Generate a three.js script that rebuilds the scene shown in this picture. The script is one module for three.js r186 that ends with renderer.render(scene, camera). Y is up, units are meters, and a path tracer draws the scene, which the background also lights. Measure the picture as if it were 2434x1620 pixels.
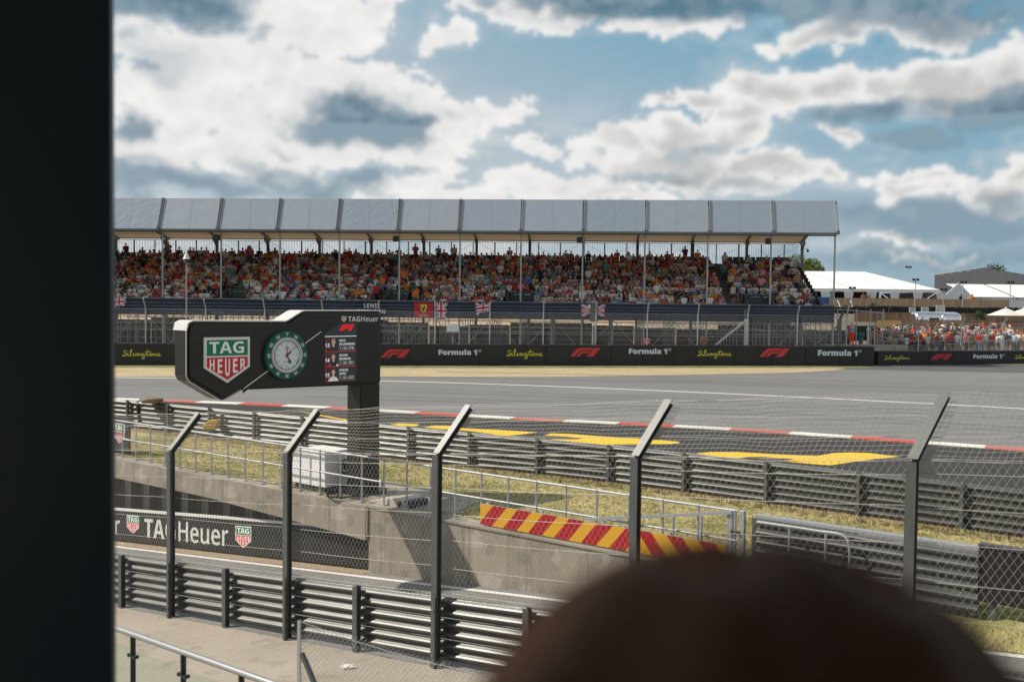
import * as THREE from 'three';
import { mergeGeometries } from 'three/addons/utils/BufferGeometryUtils.js';
import { RoundedBoxGeometry } from 'three/addons/geometries/RoundedBoxGeometry.js';
import { ImprovedNoise } from 'three/addons/math/ImprovedNoise.js';

// ---------------------------------------------------------------- camera, sky, sun, exposure
const scene = new THREE.Scene();
const camera = new THREE.PerspectiveCamera(37.8, 1024 / 681, 0.05, 4000);
camera.position.set(0, 4.5, 0);
camera.rotation.order = 'YXZ';
camera.rotation.set(-0.0367, 0, 0.0115);
camera.updateProjectionMatrix();
camera.focus = 40;
camera.userData.fStop = 2.3;

const renderer = new THREE.WebGLRenderer({ antialias: true });
renderer.toneMapping = THREE.LinearToneMapping;
renderer.toneMappingExposure = 1.06;
renderer.shadowMap.enabled = true;
renderer.shadowMap.type = THREE.PCFSoftShadowMap;

let seed = 20250705;
const rnd = () => { seed = (seed * 1664525 + 1013904223) >>> 0; return seed / 4294967296; };
const rr = (a, b) => a + (b - a) * rnd();
const pick = (a) => a[Math.floor(rnd() * a.length)];
const clamp = (x, a = 0, b = 1) => Math.min(b, Math.max(a, x));
const lerp = (a, b, t) => a + (b - a) * t;
const sst = (a, b, x) => { const t = clamp((x - a) / (b - a)); return t * t * (3 - 2 * t); };
const col = (r, g, b) => new THREE.Color().setRGB(r, g, b);

const SUN = new THREE.Vector3(-0.885 * 0.77, 0.64, -0.466 * 0.77).normalize();
const sun = new THREE.DirectionalLight(0xfff3e2, 4.4);
sun.name = 'sun';
sun.position.copy(SUN).multiplyScalar(150);
sun.castShadow = true;
sun.shadow.radius = 1.2;
sun.shadow.mapSize.set(4096, 4096);
Object.assign(sun.shadow.camera, { left: -110, right: 110, top: 110, bottom: -110, near: 1, far: 420 });
scene.add(sun, sun.target);
sun.target.position.set(0, 0, -50);

// partly cloudy sky: [azimuth, elevation, half width, half height] in degrees; azimuth 0 looks down the stand side of the circuit
const WC = [[-14.5,10.4,7,2.6],[-19,10.8,5,1.6],[-1.5,5.7,5.5,0.55],[4.5,6.1,5,0.6],[-9.5,5.6,5,0.4],[10.5,7.6,3,0.8],[12.4,9.5,2.2,1.2],[-11.8,12.6,2.6,1.0],[-17.2,9.5,6.5,2.1],[-12.0,15.3,4.1,2.1],[-16.0,13.3,5.0,1.1],[-20.3,10.2,2.8,1.1],[-18.1,7.9,6.5,1.1],[-9.4,11.9,4.2,1.5],[-6.9,9.8,4.8,2.0],[-2.5,10.6,2.5,1.1],[-4.2,11.4,1.8,0.8],[-7.9,16.1,1.4,1.2],[-3.6,14.6,1.6,0.8],[-20.3,13.5,2.8,0.8],[-13.2,8.8,4.2,1.5],[-9.4,8.2,1.8,0.6],[-5.4,7.7,2.2,0.6],[-6.2,6.7,2.8,0.6],[1.8,6.9,4.8,0.8],[6.0,9.2,1.5,0.7],[9.0,9.3,3.2,0.9],[7.3,8.2,4.0,0.8],[14.3,11.8,2.9,1.4],[12.6,10.6,2.0,1.2],[17.3,12.1,2.0,1.0],[20.0,11.8,2.2,0.9],[23.0,11.9,3.2,1.2],[25.9,12.0,2.8,1.4],[24.1,11.0,3.0,1.0],[8.0,11.3,0.9,0.5],[10.4,11.4,1.8,0.6],[15.0,7.7,2.1,0.6],[16.6,7.3,1.2,0.5],[12.8,6.9,3.0,0.5],[18.3,9.2,0.7,0.3],[21.5,6.9,2.1,0.4],[21.7,6.4,2.0,0.5],[25.5,6.4,2.8,1.1],[26.9,7.2,1.5,0.6],[8.7,15.3,0.9,0.3],[7.5,15.1,4.2,0.6],[1.3,16.4,3.5,1.1],[-0.5,16.8,2.5,1.2],[15.9,14.7,3.0,0.7],[18.6,14.7,3.8,0.9],[22.4,14.3,3.2,0.8],[21.5,3.6,2.2,0.18],[23.0,2.9,2.6,0.12],[0.9,8.8,1.0,0.4],[2.3,8.7,0.8,0.2]];
const DC = [[6.5,17.2,9,1.0,1],[12.5,16.6,5,0.8,0.8],[20.5,16.2,6,1.1,0.9],[-19.5,16.3,4.5,1.1,1],[-18.8,15.3,3.9,1.2,1.00],[-8.6,10.3,4.6,1.4,1.00],[-10.3,9.9,2.8,1.1,0.70],[-5.4,10.0,1.5,0.9,1.00],[-19.2,12.6,2.5,1.1,0.45],[-21.1,9.0,1.2,1.2,0.90],[-20.0,6.6,2.4,0.9,0.60],[-13.0,7.1,2.9,0.8,0.65],[-10.1,6.8,2.2,0.6,0.60],[-14.2,14.2,0.7,0.5,0.50],[-17.0,9.2,0.6,0.3,0.40],[-13.7,8.4,0.7,0.3,0.40],[-17.6,6.0,5.5,0.6,0.55],[-6.9,7.9,1.1,0.5,0.45],[8.0,16.4,8.2,1.1,1.00],[3.8,16.8,5.0,0.9,0.90],[11.4,15.8,3.8,0.7,0.70],[21.5,15.2,4.8,1.2,0.85],[24.3,14.5,2.8,1.0,0.60],[19.2,10.3,2.4,0.8,0.90],[21.1,10.7,1.5,0.6,0.60],[25.9,10.2,3.8,1.2,1.00],[26.1,11.0,1.8,0.8,0.80],[22.1,8.9,1.8,0.4,0.85],[20.6,8.8,1.5,0.4,0.60],[10.9,8.5,2.1,0.5,0.60],[9.5,7.5,2.8,0.3,0.60],[6.8,7.4,2.2,0.5,0.40],[23.0,4.9,5.8,0.8,0.75],[25.9,5.8,2.1,0.7,0.70],[20.0,5.4,2.2,0.6,0.50],[25.1,4.0,4.0,0.5,0.65],[21.9,3.0,6.5,0.3,0.50],[25.7,2.5,3.0,0.4,0.50],[19.7,2.6,2.8,0.3,0.40],[20.2,3.9,2.2,0.3,0.45],[12.8,6.7,3.2,0.3,0.35]];
function makeSky() {
  const SW = 2048, SH = 1024, data = new Float32Array(SW * SH * 4), N = new ImprovedNoise();
  const fb = (x, y, z, o) => { let s = 0, a = 0.5; for (let i = 0; i < o; i++) { s += a * N.noise(x, y, z); x *= 2.07; y *= 2.07; z *= 2.07; a *= 0.52; } return s; };
  // the same broken cumulus goes on all round: random banks beyond the part in view
  const Wx = WC.slice(), Dx = DC.slice();
  const near = (b) => Math.abs(b[0]) < 30 && b[1] < 18.5;
  for (let k = 0; k < 420; k++) {
    const b = [rr(-180, 180), 2 + 78 * Math.pow(rnd(), 1.25)], s = 0.5 + b[1] / 14, st = 1 / Math.cos(b[1] * Math.PI / 180);
    const w = rr(2.2, 6) * s, c = [b[0], b[1], w * st, w * rr(0.28, 0.42)];
    if (near(c) || (Math.abs(b[0]) < 30 + c[2] && b[1] - c[3] < 18.5)) { rnd(); continue; }
    Wx.push(c);
    if (rnd() < 0.6) Dx.push([b[0], b[1] - c[3] * 0.35, c[2] * 0.7, c[3] * 0.5, 0.75]);
  }
  const bins = Array.from({ length: 180 }, () => [[], []]);
  for (const [L, k] of [[Wx, 0], [Dx, 1]]) for (const b of L) for (let i = 0; i < 180; i++) {
    let da = Math.abs(-180 + i * 2 + 1 - b[0]); da = Math.min(da, 360 - da);
    if (da < b[2] * 1.7 + 4) bins[i][k].push(b);
  }
  const put = (i, c) => { data[i] = c[0]; data[i + 1] = c[1]; data[i + 2] = c[2]; data[i + 3] = 1; };
  const mix = (a, b, t) => [lerp(a[0], b[0], t), lerp(a[1], b[1], t), lerp(a[2], b[2], t)];
  for (let row = 0; row < SH; row++) {
    const up = ((row + 0.5) / SH - 0.5) * Math.PI, el = up * 180 / Math.PI, y = Math.sin(up), cu = Math.cos(up);
    for (let cx = 0; cx < SW; cx++) {
      const rd = ((cx + 0.5) / SW - 0.5) * 2 * Math.PI, x = Math.cos(rd) * cu, z = Math.sin(rd) * cu, i = (row * SW + cx) * 4;
      if (el < -3) { put(i, [0.2, 0.2, 0.17]); continue; }
      let az = Math.atan2(x, -z) * 180 / Math.PI;
      const cs = Math.max(0, x * SUN.x + y * SUN.y + z * SUN.z), glow = Math.pow(cs, 5);
      const bl = mix(mix([0.46, 0.54, 0.59], [0.37, 0.465, 0.54], sst(2, 12, el)), [0.17, 0.36, 0.49], sst(7, 19, el * 0.9 + az * 0.28)), low = sst(9, 20, az) * sst(8, 5, el);
      let c = mix(mix(bl, [0.27, 0.39, 0.47], low * 0.9), [0.52, 0.56, 0.58], clamp(glow * 1.3));
      const n1 = fb(x * 14, y * 20, z * 14, 6), n2 = fb(x * 14 + 31, y * 20 + 7, z * 14, 6), n3 = fb(x * 46 + 5, y * 66, z * 46, 5), n4 = fb(x * 9 + 3, y * 26 + 9, z * 9, 6);
      const aw = az + n1 * 3.8 / Math.max(0.25, cu), ew = el + n2 * 1.9, B = bins[clamp(Math.floor((az + 180) / 2), 0, 179)];
      let w = -1, d = 0;
      for (const b of B[0]) { let da = Math.abs(aw - b[0]); if (da > 180) da = 360 - da; const q = 1 - Math.hypot(da / b[2], (ew - b[1]) / b[3]); if (q > w) w = q; }
      for (const b of B[1]) { let da = Math.abs(aw - b[0]); if (da > 180) da = 360 - da; const q = sst(-0.35, 0.55, 1 - Math.hypot(da / b[2], (ew - b[1]) / b[3]) + n3 * 0.7 + n1 * 0.3 - 0.06) * b[4]; d = d + q - d * q; }
      const veil = sst(-0.05, 0.28, n4 + n3 * 0.25) * sst(14, 5, el) * 0.8 + sst(-0.9, 0.35, w + n1 + n3 * 0.4) * 0.42;
      const wm = sst(-0.07, 0.09, w + 0.05 + n3 * 0.95 + n1 * 0.3), lum = 0.80 + n3 * 0.14 - (0.04 + 0.2 * sst(2, 10, az)) * sst(0.2, 0.75, w + n1 * 0.8) + glow * 0.2;
      c = mix(c, [0.64, 0.66, 0.67], clamp(veil, 0, 0.85) * (1 - 0.55 * low));
      c = mix(c, [lum, lum * 0.99, lum * 0.975], wm * 0.97);
      const dd = clamp(d * 0.97), dc = mix([0.10, 0.185, 0.255], [0.25, 0.34, 0.40], clamp(0.42 + n3 * 1.5 + n1 * 1.2));
      c = mix(c, dc, dd);
      put(i, c);
    }
  }
  const t = new THREE.DataTexture(data, SW, SH, THREE.RGBAFormat, THREE.FloatType);
  t.mapping = THREE.EquirectangularReflectionMapping; t.magFilter = THREE.LinearFilter; t.minFilter = THREE.LinearFilter; t.wrapS = THREE.RepeatWrapping; t.needsUpdate = true;
  return t;
}
const skyTexture = makeSky();
scene.background = skyTexture;
scene.environment = skyTexture;

// ---------------------------------------------------------------- helpers
const taken = {};
function numbered(n) { const k = taken[n] = (taken[n] ?? -1) + 1; return k ? n + '_' + String(k).padStart(3, '0') : n; }
function thing(name, label, category, pos = [0, 0, 0], turn = 0, group) {
  const o = new THREE.Group(); o.name = numbered(name); o.position.set(...pos); o.rotation.y = turn;
  o.userData = { label, category }; if (group) o.userData.group = group;
  scene.add(o); return o;
}
function part(name, geo, mat, parent, pos, kind) {
  const m = new THREE.Mesh(geo, mat); m.name = name; if (pos) m.position.set(...pos);
  if (kind) m.userData.kind = kind;
  parent.add(m); return m;
}
function structure(name, geo, mat, label) {
  const m = new THREE.Mesh(geo, mat); m.name = numbered(name); m.userData = { kind: 'structure', label, category: 'ground' };
  scene.add(m); return m;
}
const V = (x, y, z) => new THREE.Vector3(x, y, z);
function box(w, h, d, x = 0, y = 0, z = 0, ry = 0) { const g = new THREE.BoxGeometry(w, h, d); if (ry) g.rotateY(ry); return g.translate(x, y, z); }
function rbox(w, h, d, r, x = 0, y = 0, z = 0) { return new RoundedBoxGeometry(w, h, d, 2, r).translate(x, y, z); }
const _q = new THREE.Quaternion();
function rod(a, b, r, seg = 8, r2 = r) {
  const d = b.clone().sub(a), l = d.length(), g = new THREE.CylinderGeometry(r2, r, l, seg, 1);
  _q.setFromUnitVectors(V(0, 1, 0), d.normalize()); g.applyQuaternion(_q);
  return g.translate((a.x + b.x) / 2, (a.y + b.y) / 2, (a.z + b.z) / 2);
}
function bar(a, b, w, h) { // square bar from a to b
  const d = b.clone().sub(a), l = d.length(), g = new THREE.BoxGeometry(w, h, l);
  const m = new THREE.Matrix4().lookAt(b, a, Math.abs(d.y / l) > 0.99 ? V(1, 0, 0) : V(0, 1, 0)); g.applyMatrix4(m);
  return g.translate((a.x + b.x) / 2, (a.y + b.y) / 2, (a.z + b.z) / 2);
}
function merge(list) {
  return mergeGeometries(list.map((g) => { const h = g.index ? g.toNonIndexed() : g.clone(); for (const k of Object.keys(h.attributes)) if (!['position', 'normal', 'uv'].includes(k)) h.deleteAttribute(k); return h; }));
}
function extrude(pts, depth, bevel = 0, holes) { // pts in xy, extruded along z, centred
  const s = new THREE.Shape(pts.map((p) => new THREE.Vector2(p[0], p[1])));
  for (const h of holes ?? []) s.holes.push(new THREE.Path(h.map((p) => new THREE.Vector2(p[0], p[1]))));
  return new THREE.ExtrudeGeometry(s, { depth: depth - 2 * bevel, bevelEnabled: bevel > 0, bevelThickness: bevel, bevelSize: bevel, bevelOffset: -bevel, bevelSegments: 2, curveSegments: 6 }).translate(0, 0, bevel);
}
function sheet(pts, y, uvs = 1) { // flat polygon on the ground from [x, z] points, uv in metres * uvs
  const s = new THREE.Shape(pts.map((p) => new THREE.Vector2(p[0], -p[1]))), g = new THREE.ShapeGeometry(s);
  g.rotateX(-Math.PI / 2).translate(0, y, 0);
  const p = g.attributes.position, uv = g.attributes.uv;
  for (let i = 0; i < p.count; i++) uv.setXY(i, p.getX(i) * uvs, p.getZ(i) * uvs);
  return g;
}
// many thin wires as open three-sided prisms in one geometry
function wires(lines, r) {
  const n = lines.length, P = new Float32Array(n * 18), Nn = new Float32Array(n * 18), U = new Float32Array(n * 12), I = new Uint32Array(n * 18);
  const d = V(0, 0, 0), a = V(0, 0, 0), b = V(0, 0, 0), o = V(0, 0, 0);
  lines.forEach(([p, q], k) => {
    d.set(q[0] - p[0], q[1] - p[1], q[2] - p[2]).normalize();
    a.set(Math.abs(d.y) > 0.9 ? 1 : 0, Math.abs(d.y) > 0.9 ? 0 : 1, 0).cross(d).normalize(); b.copy(d).cross(a);
    for (let j = 0; j < 3; j++) {
      o.copy(a).multiplyScalar(Math.cos(j * 2.0944)).addScaledVector(b, Math.sin(j * 2.0944));
      for (let e = 0; e < 2; e++) {
        const v = k * 6 + e * 3 + j, s = e ? q : p;
        P.set([s[0] + o.x * r, s[1] + o.y * r, s[2] + o.z * r], v * 3); Nn.set([o.x, o.y, o.z], v * 3); U.set([j / 3, e], v * 2);
      }
      const j2 = (j + 1) % 3, B = k * 6; I.set([B + j, B + j2, B + 3 + j, B + j2, B + 3 + j2, B + 3 + j], k * 18 + j * 6);
    }
  });
  const g = new THREE.BufferGeometry();
  g.setAttribute('position', new THREE.BufferAttribute(P, 3)); g.setAttribute('normal', new THREE.BufferAttribute(Nn, 3)); g.setAttribute('uv', new THREE.BufferAttribute(U, 2)); g.setIndex(new THREE.BufferAttribute(I, 1));
  return g;
}
// chain link on a sloped panel in the plane z = z0: x from x0 to x1, y from y0 to y1 above the slope line
function diamonds(x0, x1, y0, y1, pitch, aspect, slope, z0) {
  const out = [], h = y1 - y0, k = 1 / aspect, run = h / k;
  for (const s of [1, -1]) for (let x = x0 - run; x < x1 + run; x += pitch) {
    let ax = x, ay = 0, bx = x + s * run, by = h;
    const cut = (lim, hi) => {
      if (hi ? ax > lim && bx > lim : ax < lim && bx < lim) return false;
      const f = (lim - ax) / (bx - ax), yy = ay + (by - ay) * f;
      if (hi ? ax > lim : ax < lim) { ax = lim; ay = yy; } else if (hi ? bx > lim : bx < lim) { bx = lim; by = yy; }
      return true;
    };
    if (!cut(x0, false) || !cut(x1, true) || Math.hypot(bx - ax, by - ay) < 0.02) continue;
    const zz = z0 + s * 0.0015;
    out.push([[ax, y0 + ay + slope * ax, zz], [bx, y0 + by + slope * bx, zz]]);
  }
  return out;
}
// ---------------------------------------------------------------- textures
const hash = (x, y, s) => { let h = (x * 374761393 + y * 668265263 + s * 974634777) | 0; h = Math.imul(h ^ (h >>> 13), 1274126177); return ((h ^ (h >>> 16)) >>> 0) / 4294967296; };
function vn(x, y, per, s) { // periodic value noise
  const ix = Math.floor(x), iy = Math.floor(y), fx = x - ix, fy = y - iy, m = (v) => ((v % per) + per) % per;
  const u = fx * fx * (3 - 2 * fx), v = fy * fy * (3 - 2 * fy), a = hash(m(ix), m(iy), s), b = hash(m(ix + 1), m(iy), s), c = hash(m(ix), m(iy + 1), s), d = hash(m(ix + 1), m(iy + 1), s);
  return a + (b - a) * u + (c - a) * v + (a - b - c + d) * u * v;
}
function fbm(u, v, per, oct, s) { let t = 0, a = 0.5, p = per; for (let i = 0; i < oct; i++) { t += a * vn(u * p, v * p, p, s + i * 17); p *= 2; a *= 0.5; } return t / (1 - Math.pow(0.5, oct)); }
const enc = (c) => 255 * (c <= 0.0031308 ? c * 12.92 : 1.055 * Math.pow(clamp(c), 1 / 2.4) - 0.055);
function tex(size, fn, srgb = true) {
  const d = new Uint8Array(size * size * 4);
  for (let y = 0; y < size; y++) for (let x = 0; x < size; x++) {
    const c = fn(x / size, y / size), i = (y * size + x) * 4;
    if (srgb) { d[i] = enc(c[0]); d[i + 1] = enc(c[1]); d[i + 2] = enc(c[2]); } else d[i] = d[i + 1] = d[i + 2] = clamp(c) * 255;
    d[i + 3] = 255;
  }
  const t = new THREE.DataTexture(d, size, size); t.wrapS = t.wrapT = THREE.RepeatWrapping; t.magFilter = THREE.LinearFilter; t.minFilter = THREE.LinearMipmapLinearFilter; t.generateMipmaps = true;
  if (srgb) t.colorSpace = THREE.SRGBColorSpace; t.needsUpdate = true; return t;
}
const rep = (t, x, y = x) => { const c = t.clone(); c.repeat.set(x, y); c.needsUpdate = true; return c; };
const lm = (a, b, t) => [lerp(a[0], b[0], t), lerp(a[1], b[1], t), lerp(a[2], b[2], t)];
const grain = tex(512, (u, v) => fbm(u, v, 32, 4, 3), false);
const blotch = tex(512, (u, v) => fbm(u, v, 5, 6, 9), false);
const grassMap = tex(1024, (u, v) => {
  const a = fbm(u, v, 7, 6, 21), b = fbm(u, v, 90, 3, 33), c = fbm(u, v, 24, 4, 41);
  let k = lm([0.23, 0.225, 0.07], [0.48, 0.405, 0.185], sst(0.30, 0.56, a * 0.6 + c * 0.4));
  k = lm(k, [0.30, 0.22, 0.11], 0.5 * sst(0.62, 0.75, c)); const f = 0.6 + 0.8 * b; return [k[0] * f, k[1] * f, k[2] * f];
});
const strawMap = tex(512, (u, v) => { const a = fbm(u, v, 6, 5, 51), b = fbm(u, v, 80, 3, 61), f = 0.7 + 0.6 * b, k = lm([0.42, 0.33, 0.19], [0.55, 0.45, 0.28], a); return [k[0] * f, k[1] * f, k[2] * f]; });
const trackMap = tex(1024, (u, v) => { const s = vn(u * 3, v * 180, 180, 5) * 0.5 + vn(u * 6, v * 60, 360, 8) * 0.5, b = fbm(u, v, 120, 3, 6), c = fbm(u, v, 4, 4, 12), f = 0.80 + 0.24 * s + 0.14 * (b - 0.5) + 0.24 * (c - 0.5); return [0.20 * f, 0.201 * f, 0.203 * f]; });
const tarMap = tex(512, (u, v) => { const b = fbm(u, v, 100, 3, 70), c = fbm(u, v, 5, 4, 73), f = 0.5 + b + 0.25 * (c - 0.5); return [0.034 * f, 0.033 * f, 0.034 * f]; });
const laneMap = tex(512, (u, v) => { const b = fbm(u, v, 110, 3, 80), c = fbm(u, v, 4, 5, 83), f = 0.7 + 0.4 * b + 0.4 * (c - 0.5); return [0.235 * f, 0.233 * f, 0.228 * f]; });
const concMap = tex(1024, (u, v) => {
  const a = fbm(u, v, 5, 6, 90), b = fbm(u, v, 130, 2, 91), s = vn(u * 40, v * 3, 40, 92), m = sst(0.6, 0.72, fbm(u, v, 9, 5, 95)), f = 0.72 + 0.4 * a + 0.16 * (b - 0.5) + 0.14 * (s - 0.5);
  const lt = sst(0.63, 0.7, fbm(u, v, 11, 5, 197)), dr = sst(0.62, 0.8, vn(u * 70, v * 2, 70, 198)) * sst(0.4, 0.7, vn(u * 9, v * 2, 18, 199)); let k = lm([0.335, 0.295, 0.24], [0.25, 0.23, 0.195], m); k = lm(k, [0.46, 0.44, 0.41], lt * 0.6); k = lm(k, [0.17, 0.155, 0.13], dr * 0.55); return [k[0] * f, k[1] * f, k[2] * f];
});
const pathMap = tex(1024, (u, v) => { const a = fbm(u, v, 4, 6, 101), b = fbm(u, v, 140, 3, 102), st = sst(0.64, 0.7, fbm(u, v, 14, 4, 105)), f = 0.76 + 0.34 * a + 0.24 * (b - 0.5) - 0.12 * st; return [0.40 * f, 0.355 * f, 0.30 * f]; });
const gravelMap = tex(512, (u, v) => { const a = hash(Math.floor(u * 128), Math.floor(v * 128), 5), b = fbm(u, v, 60, 3, 6), f = 0.35 + 0.5 * a + 0.5 * b; return [0.46 * f, 0.36 * f, 0.25 * f]; });
const galvMap = tex(256, (u, v) => { const a = fbm(u, v, 8, 4, 120), s = vn(u * 4, v * 60, 60, 121), f = 0.72 + 0.3 * a + 0.2 * s; return [0.40 * f, 0.41 * f, 0.41 * f]; });
const std = (o) => new THREE.MeshStandardMaterial(o);
const M = {
  grass: std({ map: rep(grassMap, 1 / 13), bumpMap: rep(grain, 1 / 1.2), bumpScale: 0.05, roughness: 1 }),
  straw: std({ map: rep(strawMap, 1 / 9, 1 / 5), bumpMap: rep(grain, 1 / 1.5), bumpScale: 0.04, roughness: 1 }),
  track: std({ map: rep(trackMap, 1 / 30, 1 / 16), bumpMap: rep(grain, 1 / 2), bumpScale: 0.004, roughness: 0.82 }),
  tar: std({ map: rep(tarMap, 1 / 6), bumpMap: rep(grain, 1 / 1.1), bumpScale: 0.02, roughness: 0.9 }),
  lane: std({ map: rep(laneMap, 1 / 5), bumpMap: rep(grain, 1 / 1.2), bumpScale: 0.004, roughness: 0.9 }),
  conc: std({ map: rep(concMap, 1 / 4), bumpMap: rep(blotch, 1 / 1.5), bumpScale: 0.0012, roughness: 0.95 }),
  path: std({ map: rep(pathMap, 1 / 5), bumpMap: rep(grain, 1 / 0.9), bumpScale: 0.0015, roughness: 0.95 }),
  gravel: std({ map: rep(gravelMap, 1 / 1.6), bumpMap: rep(grain, 1 / 0.6), bumpScale: 0.02, roughness: 1 }),
  galv: std({ map: rep(galvMap, 1, 1), metalness: 0.55, roughness: 0.45 }),
  galvDark: std({ map: rep(galvMap, 1, 1), color: col(0.34, 0.36, 0.365), metalness: 0.5, roughness: 0.5 }),
  galvRail: std({ color: col(0.42, 0.44, 0.47), metalness: 0.5, roughness: 0.5 }),
  wire: std({ color: col(0.44, 0.44, 0.425), metalness: 0.35, roughness: 0.5 }),
  steel: std({ color: col(0.55, 0.55, 0.56), metalness: 0.9, roughness: 0.28 }),
  darkSteel: std({ color: col(0.05, 0.055, 0.06), metalness: 0.3, roughness: 0.55 }),
  black: std({ color: col(0.012, 0.012, 0.014), roughness: 0.5 }),
  rubber: std({ color: col(0.022, 0.022, 0.023), roughness: 0.85, bumpMap: rep(grain, 2), bumpScale: 0.01 }),
  white: std({ color: col(0.78, 0.78, 0.77), roughness: 0.6 }),
  whitePaint: std({ color: col(0.76, 0.75, 0.73), roughness: 0.75, bumpMap: rep(grain, 1), bumpScale: 0.003 }),
  redPaint: std({ color: col(0.52, 0.15, 0.12), roughness: 0.7 }),
  yellowPaint: std({ color: col(0.80, 0.52, 0.02), roughness: 0.8, bumpMap: rep(grain, 1), bumpScale: 0.006 }),
};
// ---------------------------------------------------------------- the ground, the circuit and the sunken lane
const LA = -0.6556, LX = -3.81, LZ = -16.9, LU = [0.7926, 0.6098], LN = [0.6098, -0.7926], LY = -1.274, LS = 0.0916;
const LW = (t, s) => [LX + LU[0] * t + LN[0] * s, LZ + LU[1] * t + LN[1] * s];       // t along the lane, s across it towards the circuit
const laneY = (t) => t < 14 ? LY + LS * t : LY + LS * 14;
const laneThing = (name, label, cat, t = 0, s = 0, y = 0, group) => { const [x, z] = LW(t, s); return thing(name, label, cat, [x, y, z], LA, group); };
function ribbon(pts, w, y, step = 0.8, w2) { // strip along a smooth line of [x, z] points
  const c = new THREE.CatmullRomCurve3(pts.map((p) => V(p[0], 0, p[1]))), n = Math.ceil(c.getLength() / step), P = [], U = [], I = [];
  for (let i = 0; i <= n; i++) { const p = c.getPointAt(i / n), t = c.getTangentAt(i / n), l = c.getLength() * i / n; for (const s of [-1, 1]) { P.push(p.x - t.z * s * w / 2, y, p.z + t.x * s * w / 2); U.push(l, s * w / 2); } if (i) { const b = i * 2; I.push(b - 2, b - 1, b, b - 1, b + 1, b); } }
  const g = new THREE.BufferGeometry(); g.setAttribute('position', new THREE.Float32BufferAttribute(P, 3)); g.setAttribute('uv', new THREE.Float32BufferAttribute(U, 2)); g.setIndex(I); g.computeVertexNormals();
  const nn = g.attributes.normal; for (let i = 0; i < nn.count; i++) nn.setXYZ(i, 0, 1, 0); return g;
}
function laneSheet(t0, t1, s0, s1, dy) {
  const ts = [t0, ...[14].filter((v) => v > t0 && v < t1), t1], P = [], U = [], I = [];
  ts.forEach((t, i) => { for (const s of [s0, s1]) { const [x, z] = LW(t, s); P.push(x, laneY(t) + dy, z); U.push(t, s); } if (i) { const b = i * 2; I.push(b - 2, b, b - 1, b - 1, b, b + 1); } });
  const g = new THREE.BufferGeometry(); g.setAttribute('position', new THREE.Float32BufferAttribute(P, 3)); g.setAttribute('uv', new THREE.Float32BufferAttribute(U, 2)); g.setIndex(I); g.computeVertexNormals(); return g;
}
const kerbLine = [[-60, -49.5], [-38, -48], [-18.0, -45.0], [-8.9, -42.7], [0.03, -39.2], [8.35, -36.35], [16.55, -31.95], [30, -23.5], [60, 0]];
const vergeLine = [[-70, -51], [-40, -55.8], [-23.3, -58.3], [-7.4, -60.8], [3.4, -62.5], [13.8, -66.6], [19.8, -69.2], [25.9, -74.6], [28.6, -77.8]];
const wallLine = [[-62, -62.4], [-27.34, -68.35], [0.02, -72.98], [17.07, -76.16], [28.29, -77.71]];
const wallLine2 = [[28.95, -78.9], [42.96, -83.37], [62, -89.4]];
const smooth = (pts, n) => new THREE.CatmullRomCurve3(pts.map((p) => V(p[0], 0, p[1]))).getPoints(n).map((p) => [p.x, p.z]);
structure('ground', sheet([LW(-900, 4.8), LW(900, 4.8), LW(900, 1600), LW(-900, 1600)], 0), M.grass, 'dry yellow green grass beside the circuit');
structure('track', sheet([...smooth(kerbLine, 40), [140, 0], [140, -98], [62, -89.3], [42.96, -83.3], [28.95, -78.85], ...smooth(vergeLine, 40).reverse()], 0.004), M.track, 'wide pale grey asphalt of the race circuit');
structure('dry_verge', sheet([...smooth(vergeLine, 40), ...wallLine.slice().reverse()], 0.004), M.straw, 'strip of straw coloured dry grass below the black advertising wall');
structure('green_shaded_verge', ribbon([[-60, -61.4], [-27.34, -67.0], [0.02, -71.65], [17.07, -74.85], [27.6, -76.9]], 2.6, 0.010, 3), std({ map: rep(grassMap, 1 / 7), color: col(0.42, 0.52, 0.5), roughness: 1 }), 'strip of darker green grass with painted wall shade along the foot of the black wall');  // greener grass, with the shade at the wall foot put into its tint
structure('dark_asphalt', sheet([[28.4, -78.4], [28.95, -78.95], [42.96, -83.45], [62, -89.5], [90, -98], [90, -84], [45, -71.5], [36, -71.5], [29, -72.9], [24, -73.6]], 0.008), std({ map: rep(trackMap, 1 / 24, 1 / 13), color: col(0.52, 0.53, 0.55), roughness: 0.85 }), 'band of darker asphalt before the lower black wall');  // track texture with a darker tint
structure('gravel_field', sheet([[-160, -99], [31, -99], [60, -160], [60, -330], [-160, -330]], 0.006), std({ map: rep(gravelMap, 1 / 9), color: col(1.15, 1.1, 1.05), roughness: 1 }), 'pale gravel field behind the grandstand');
structure('stand_apron', sheet([[-62, -63.2], [-27, -69], [0, -73.7], [17, -76.9], [29, -78.6], [30, -97], [-62, -101]], 0.008), std({ map: rep(tarMap, 1 / 7), color: col(2.4, 2.3, 2.2), roughness: 1 }), 'dark worn ground with painted shade under and before the grandstand');  // dark tone also carries the shade under the stand
structure('grass_strip', ribbon([[-60, -64], [-27, -69.6], [0, -74.4], [17, -77.6], [26, -79]], 1.6, 0.014, 4), std({ map: rep(grassMap, 1 / 6), color: col(0.55, 0.75, 0.5), roughness: 1 }), 'narrow green grass strip behind the black advertising wall');
const railLine = [[-36, -45.5], [-24, -40.2], [-14, -35.1], [-8, -31.4], [-1.6, -27.35], [2.1, -25.25], [6.45, -22.1], [10.1, -19.4], [14.5, -15.9], [22, -9.5]];
const kerbNear = smooth(kerbLine, 60).map(([x, z]) => [x - 0.15, z + 0.42]);
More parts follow.
